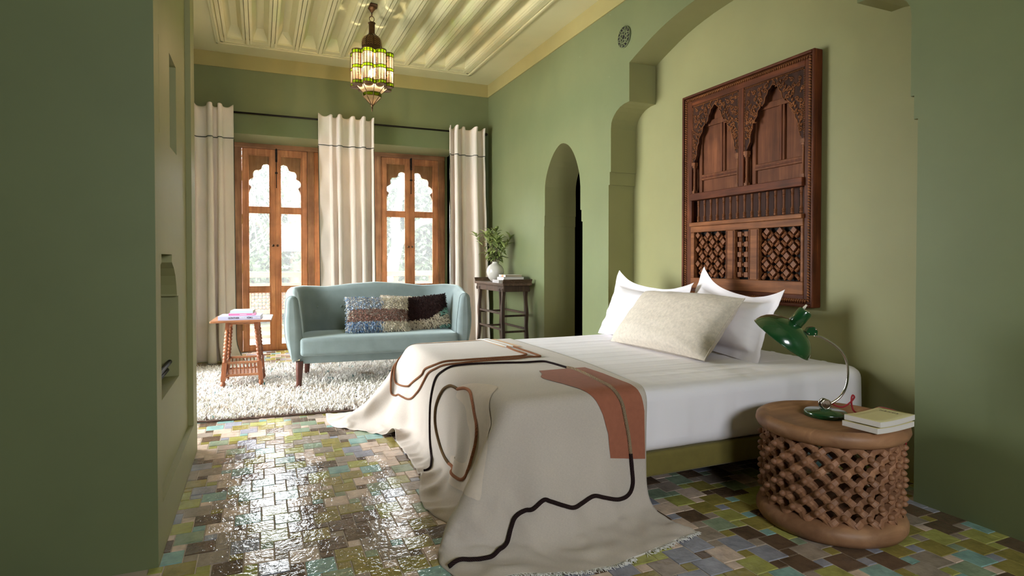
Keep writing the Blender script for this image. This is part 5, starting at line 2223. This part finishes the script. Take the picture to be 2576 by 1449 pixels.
# ------------------------------------------------------------------ carved drum stool
SX, SY = 2.255, 1.795
stl = thing('carved_stool', 'round carved wooden lattice stool used as bedside table', 'stool', (SX, SY, 0))
MB().lathe([(.0, .0), (.255, .0), (.278, .008), (.290, .028), (.291, .048), (.282, .068), (.258, .082), (.225, .086), (.0, .086)], seg=72).build('base', 'stool_wood', stl)
MB().lathe([(.0, .384), (.225, .384), (.268, .388), (.288, .402), (.296, .420), (.292, .440), (.276, .452), (.262, .453), (.250, .447), (.240, .438), (.0, .436)], seg=72).build('top', 'stool_wood', stl)
NB = 18
Z0, Z1 = .080, .390
dz = .0388
nst = (Z1 - Z0) / dz
for hand in (1, -1):
    m = MB()
    rows = []
    K = 49
    for k in range(K):
        f = k / (K - 1)
        z = Z0 + (Z1 - Z0) * f
        th = hand * (f * nst) * PI / NB
        cyc = abs(math.cos(PI * f * nst))
        rad = .243 + .010 * cyc + (.003 if hand > 0 else 0)
        er = Vector((math.cos(th), math.sin(th), 0))
        et = Vector((-math.sin(th), math.cos(th), 0)) * hand
        tn = (et * (rad * PI / NB) + Vector((0, 0, dz))).normalized()
        sd = er.cross(tn)
        c = er * rad + Vector((0, 0, z))
        hw, hr = .0125 + .002 * cyc, .0135
        rows.append([tuple(c + sd * hw + er * hr * .7), tuple(c + sd * hw * .5 + er * hr), tuple(c - sd * hw * .5 + er * hr), tuple(c - sd * hw + er * hr * .7), tuple(c - sd * hw - er * hr), tuple(c + sd * hw - er * hr)])
    m.grid(rows, False, closed_v=True)
    me = m.mesh('lattice_bar', 'stool_carved')
    bm = bmesh.new()
    bm.from_mesh(me)
    bmesh.ops.recalc_face_normals(bm, faces=bm.faces)
    bm.to_mesh(me)
    bm.free()
    for i in range(NB):
        place(me, 'lattice_bar', stl, (0, 0, 0), (0, 0, i * 2 * PI / NB))
peg = MB().lathe([(.0115, -.004), (.0128, .004), (.0118, .010), (.008, .0155), (.003, .019), (.0, .0195)], seg=12, axis=0)
peg_me = peg.mesh('peg', 'stool_carved')
for r_ in range(9):
    z = Z0 + r_ * dz
    if not .09 < z < .388:
        continue
    for i in range(NB):
        th = (i * 2 + (r_ % 2)) * PI / NB
        place(peg_me, 'peg', stl, (.268 * math.cos(th), .268 * math.sin(th), z), (0, 0, th))

# ------------------------------------------------------------------ green desk lamp
LB = Vector((2.285, 1.84, .4365))
lamp = thing('desk_lamp', 'dark green enamel desk lamp with curved chrome arm on the stool', 'lamp', LB)
MB().lathe([(.0, 0), (.083, 0), (.086, .004), (.086, .018), (.082, .022), (.026, .026), (.022, .030), (.0, .030)], seg=48).build('base', 'enamel_green', lamp, sharp=50)
A_ = rt.copy()


def LP(a, z, f=0.0):
    """Lamp plane point: a along the picture plane, z world height, f depth."""
    v = A_ * a + Vector((math.sin(yaw), math.cos(yaw), 0)) * f
    return (v.x, v.y, z - LB.z)


m = MB()
m.tube([LP(0, .464), LP(0, .492)], [.012, .010], 4)
m.build('bracket', 'enamel_green', lamp)
m = MB()
cw = Vector(LP(-.003, .489))
fwd = Vector((math.sin(yaw), math.cos(yaw), 0))
for q in (-1, 1):
    P = [tuple(cw + fwd * .011 * q + A_ * .020 * math.cos(t) + Vector((0, 0, .020 * math.sin(t)))) for t in np.linspace(0, 2 * PI, 24, endpoint=False)]
    m.tube(P, .0035, 6, closed=True)
m.tube([tuple(cw - fwd * .013), tuple(cw + fwd * .013)], .017, 18)
m.tube([tuple(cw - fwd * .018), tuple(cw + fwd * .018)], .004, 10)
m.build('pivot_wheel', 'chrome', lamp)
arm = [(.018, .488), (.040, .500), (.064, .519), (.084, .550), (.095, .592), (.0965, .645), (.088, .685), (.074, .712), (.052, .736), (.029, .754), (-.014, .780), (-.051, .791)]
MB().tube(catmull([LP(a, z) for a, z in arm], 6), .0052, 12).build('arm', 'chrome', lamp)
nrm = (A_ * .54 + Vector((0, 0, .80)) - fwd * .26).normalized()
c0 = Vector(LP(-.198, .772))
tz_ = Vector((0, 0, 1)).rotation_difference(nrm).to_matrix().to_4x4()
SH = Matrix.Translation(c0) @ tz_
R0 = .134
dome = [(R0, 0), (R0 * .99, .012), (R0 * .94, .030), (R0 * .84, .050), (R0 * .68, .068), (R0 * .48, .082), (R0 * .30, .090), (.030, .093)]
inn = [(r - .003, z - .0015) for r, z in reversed(dome)]
sh = MB().lathe(dome + inn + [(R0, 0)], seg=56, cap=False).xf(SH).build('shade', 'enamel_green', lamp)
MB().tube([tuple(SH @ Vector((R0 * math.cos(t), R0 * math.sin(t), 0))) for t in np.linspace(0, 2 * PI, 56, endpoint=False)], .0022, 6, closed=True).build('shade_rim', 'enamel_green', sh)
MB().lathe([(.028, .088), (.031, .094), (.031, .155), (.027, .163), (.0, .165)], seg=32).xf(SH).build('socket', 'enamel_green', lamp, sharp=50)
MB().lathe([(.006, .163), (.006, .172), (.0045, .176), (.0045, .184), (.0, .186)], (-.014, .006, 0), 12).xf(SH).build('switch', 'ivory', lamp)
MB().lathe([(.0, .1655), (.010, .1655), (.012, .164)], (.012, -.004, 0), 16).xf(SH).build('cap_ring', 'chrome', lamp)
m = MB()
jp = Vector(LP(-.062, .803)) - fwd * .012
poly = [(-.034, .004), (-.020, .024), (.004, .026), (.018, .008), (.016, -.012), (-.022, -.012)]
m.prism(poly, lambda p: tuple(jp + A_ * p[0] + Vector((0, 0, p[1])) - fwd * .004), lambda p: tuple(jp + A_ * p[0] + Vector((0, 0, p[1])) + fwd * .022))
m.build('joint', 'enamel_green', lamp, fix=True, bevel=.002)
m = MB()
for a, z in ((-.022, -.003), (.008, .016), (.006, -.004)):
    m.ball(tuple(jp + A_ * a + Vector((0, 0, z)) - fwd * .005), .0042, 8, 6)
m.build('rivet', 'chrome', lamp)
cb = thing('lamp_cord', 'red cloth-covered lamp cord looping across the stool top', 'cord', (2.40, 1.79, .44))
CP = [(2.312, 1.826, .489), (2.333, 1.822, .478), (2.36, 1.812, .474), (2.385, 1.80, .492), (2.403, 1.792, .516), (2.398, 1.796, .526), (2.391, 1.796, .512), (2.392, 1.795, .482), (2.402, 1.79, .455), (2.43, 1.778, .4435), (2.46, 1.765, .450), (2.50, 1.752, .470), (2.535, 1.735, .466), (2.56, 1.70, .455), (2.585, 1.68, .42), (2.60, 1.70, .25), (2.62, 1.75, .03)]
MB().tube(catmull([(x - 2.40, y - 1.79, z - .44) for x, y, z in CP], 7), .0038, 8).build('cord', 'cord_red', cb)
# paperbacks
bz = .4535


def paperback(label, loc, rz, T, top):
    b = thing('book', label, 'book', loc, rz, 'paperbacks on the carved stool')
    L, W = .245, .140

    def wavy(z, dx=0, s=1.0):
        return [[(x, y, z + s * (.005 * (x / L * 2) ** 2 * (1 if x < 0 else .6) - .003)) for y in np.linspace(-W / 2, W / 2, 5)] for x in np.linspace(-L / 2, L / 2, 15)]
    lo, hi = wavy(.003), wavy(T - .0012)
    m = MB()
    m.grid(lo, True, flip=True)
    m.grid(hi, True)
    for side in (0, -1):
        m.grid([[r[side] for r in lo], [r[side] for r in hi]], True, flip=side == 0)
    for e in (0, -1):
        m.grid([lo[e], hi[e]], True, flip=e != 0)
    m.build('pages', 'paper', b, fix=True)
    c = MB().grid(wavy(T - .0008), True).build('front_cover', 'cover_cream', b)
    s_ = c.modifiers.new('thick', 'SOLIDIFY')
    s_.thickness = .0007
    c = MB().grid(wavy(.0024), True, flip=True).build('back_cover', 'cover_cream', b)
    return b


bA = paperback('cream paperback under the upper book on the carved stool', (2.272, 1.590, bz), R_(4.5), .0245, False)
bB = paperback('cream paperback with black title lying on top on the carved stool', (2.277, 1.588, bz + .0255), R_(6.5), .0245, True)
text_mesh('N E X U S', .017, 'ink', bB, 'title', Matrix.Translation((.075, .004, .0243)) @ Matrix.Rotation(-PI / 2, 4, 'Z'), .0002)

# ------------------------------------------------------------------ chandelier
CH = (.985, 5.655)
CZ = 3.505
ch = thing('moroccan_lantern', 'hanging Moroccan lantern of amber and green glass with pierced brass dome', 'lantern', (CH[0], CH[1], CZ))


def Z(z):
    return z - CZ


MB().lathe([(.0, 0), (.072, -.0), (.074, -.006), (.060, -.012), (.050, -.014), (.040, -.022), (.024, -.040), (.014, -.054), (.010, -.062), (.0, -.063)], (0, 0, 0), 28).build('canopy', 'brass_dark', ch, sharp=40)
m = MB()
m.tube([(0, 0, -.06), (0, 0, -.10)], .005, 8)
P = [(.022 * math.cos(t), 0, -.122 + .026 * math.sin(t)) for t in np.linspace(0, 2 * PI, 24, endpoint=False)]
m.tube(P, .0035, 6, closed=True)
m.tube([(0, 0, -.143), (0, 0, -.17)], .006, 8)
m.build('hook', 'brass_dark', ch)
zb0 = 3.055 - CZ          # top of the glass body
NK = MB().lathe([(.030, -.155), (.034, -.158), (.036, -.165), (.028, -.170), (.029, -.25), (.032, -.262), (.045, -.275), (.070, -.292), (.086, -.315), (.094, -.345), (.096, -.375), (.092, -.395), (.094, -.402)], (0, 0, 0), 8, smooth=False, cap=False)
NK.build('dome', 'brass_dark', ch)
m = MB()
for k in range(8):
    a0 = (k + .5) * 2 * PI / 8
    for i in range(5):
        for j in range(5):
            zz = -.305 - i * .018
            rad = float(np.interp(-zz, [.292, .315, .345, .375, .395], [.070, .086, .094, .096, .092]))
            t = (j - 2) * .13
            a = a0 + t
            rr = rad * math.cos(PI / 8) / math.cos(((a - a0)))
            m.ball((rr * math.cos(a), rr * math.sin(a), zz + .006 * (j % 2)), .0034, 6, 4)
tag(m.build('pierced_work', 'brass', ch), kind='stuff')
# glass body: eight rounded lobes
RC, RL_ = .153, .0475
HBZ = .310
zt_, zl_ = zb0, zb0 - HBZ
lob = []
for k in range(8):
    a = k * PI / 4 + R_(-113.1)          # one lobe faces the viewer
    lob.append(a)


def lobe_pts(a, n=7, half=R_(104)):
    c = Vector((RC * math.cos(a), RC * math.sin(a), 0))
    return [c + Vector((RL_ * math.cos(a + t), RL_ * math.sin(a + t), 0)) for t in np.linspace(-half, half, n)]


bands = [(0, .034, 'glass_green'), (.034, .140, 'glass_amber'), (.140, .168, 'glass_green'), (.168, .278, 'glass_amber'), (.278, .310, 'glass_green')]
cm = .0036


def pane(p, q, z0, z1, mname, parent):
    """One glass strip between two uprights."""
    mm = MB().add([(p.x, p.y, z0), (q.x, q.y, z0), (q.x, q.y, z1), (p.x, p.y, z1)], [(0, 1, 2, 3)])
    return mm.build('glass_strip', mname, parent)


for k in range(8):
    lb = empty('lobe')
    lb.parent = ch
    tag(lb)
    pts = lobe_pts(lob[k])
    nxt = lobe_pts(lob[(k + 1) % 8])
    edge_pts = pts + [nxt[0]]
    for i in range(len(edge_pts) - 1):
        for z0, z1, mn in bands:
            pane(edge_pts[i], edge_pts[i + 1], zt_ - z1, zt_ - z0, mn, lb)
    m = MB()
    for p in pts:
        m.tube([(p.x, p.y, zl_), (p.x, p.y, zt_)], cm, 5)
    for z in (0, .034, .140, .168, .278, .310):
        r = cm if 0 < z < .310 else .0055
        m.tube([(p.x, p.y, zt_ - z) for p in edge_pts], r, 5)
    m.build('came', 'brass_dark', lb)
    c = Vector((RC * math.cos(lob[k]), RC * math.sin(lob[k]), 0))
    MB().lathe([(.0, zl_ - .004), (RL_ * .95, zl_ - .004), (RL_ + .004, zl_), (RL_ * .9, zl_ + .004)], (c.x, c.y, 0), 20, cap=False).build('lobe_foot', 'brass_dark', lb)
    MB().lathe([(.0, zt_ + .010), (RL_ * .8, zt_ + .008), (RL_ + .004, zt_)], (c.x, c.y, 0), 20, cap=False).build('lobe_cap', 'brass_dark', lb)
m = MB().lathe([(.094, -.402), (.120, zt_ + .004), (.140, zt_)], (0, 0, 0), 24, cap=False)
m.build('shoulder', 'brass_dark', ch)
# lower bowl
lv = [(.140, zl_), (.085, zl_ - .056), (.083, zl_ - .090), (.006, zl_ - .172)]
o8 = [k * PI / 4 + R_(-113.1) + PI / 8 for k in range(8)]
bw = empty('bowl')
bw.parent = ch
for li in range(3):
    for k in range(8):
        a, b = o8[k], o8[(k + 1) % 8]
        (r0, z0), (r1, z1) = lv[li], lv[li + 1]
        q = MB().add([(r0 * math.cos(a), r0 * math.sin(a), z0), (r0 * math.cos(b), r0 * math.sin(b), z0), (r1 * math.cos(b), r1 * math.sin(b), z1), (r1 * math.cos(a), r1 * math.sin(a), z1)], [(3, 2, 1, 0)])
        q.build('bowl_glass', 'glass_green' if li == 1 else 'glass_milky', bw)
m = MB()
for k in range(8):
    a = o8[k]
    m.tube([(r * math.cos(a), r * math.sin(a), z) for r, z in lv], cm, 5)
for r, z in lv[:3]:
    m.tube([(r * math.cos(a), r * math.sin(a), z) for a in o8], cm, 5, closed=True)
m.build('came', 'brass_dark', bw)
MB().lathe([(.004, zl_ - .160), (.014, zl_ - .166), (.010, zl_ - .178), (.006, zl_ - .187), (.009, zl_ - .196), (.005, zl_ - .206), (.006, zl_ - .216), (.0015, zl_ - .230), (.0, zl_ - .232)], seg=14).build('finial', 'brass_dark', ch, sharp=50)
mb_, nt_, bs_ = base_mat('bulb_glow')
bs_.inputs['Emission Color'].default_value = (1.0, .78, .48, 1)
bs_.inputs['Emission Strength'].default_value = 30
MB().ball((0, 0, zl_ + .135), .030, 16, 10, sc=(1, 1, 1.3)).build('bulb', 'bulb_glow', ch)
L_ = bpy.data.lights.new('lantern_light', 'POINT')
L_.energy = 36
L_.color = (1.0, .85, .62)
L_.shadow_soft_size = .012
lo_ = bpy.data.objects.new('lantern_light', L_)
COL.objects.link(lo_)
lo_.parent = ch
lo_.location = (0, 0, zl_ + .19)

# trinket standing in the left wall slot
tk = thing('figurine', 'tiny patterned ornament standing in the left wall niche', 'ornament', (XP - .035, 2.63, 1.6402))
MB().lathe([(.0, 0), (.016, 0), (.018, .008), (.012, .020), (.016, .036), (.018, .052), (.010, .064), (.012, .076), (.009, .090), (.0, .094)], seg=14).build('body', 'trinket', tk, sharp=50)
MB().ball((0, 0, .100), .008, 8, 6).build('knob', 'brass', tk)
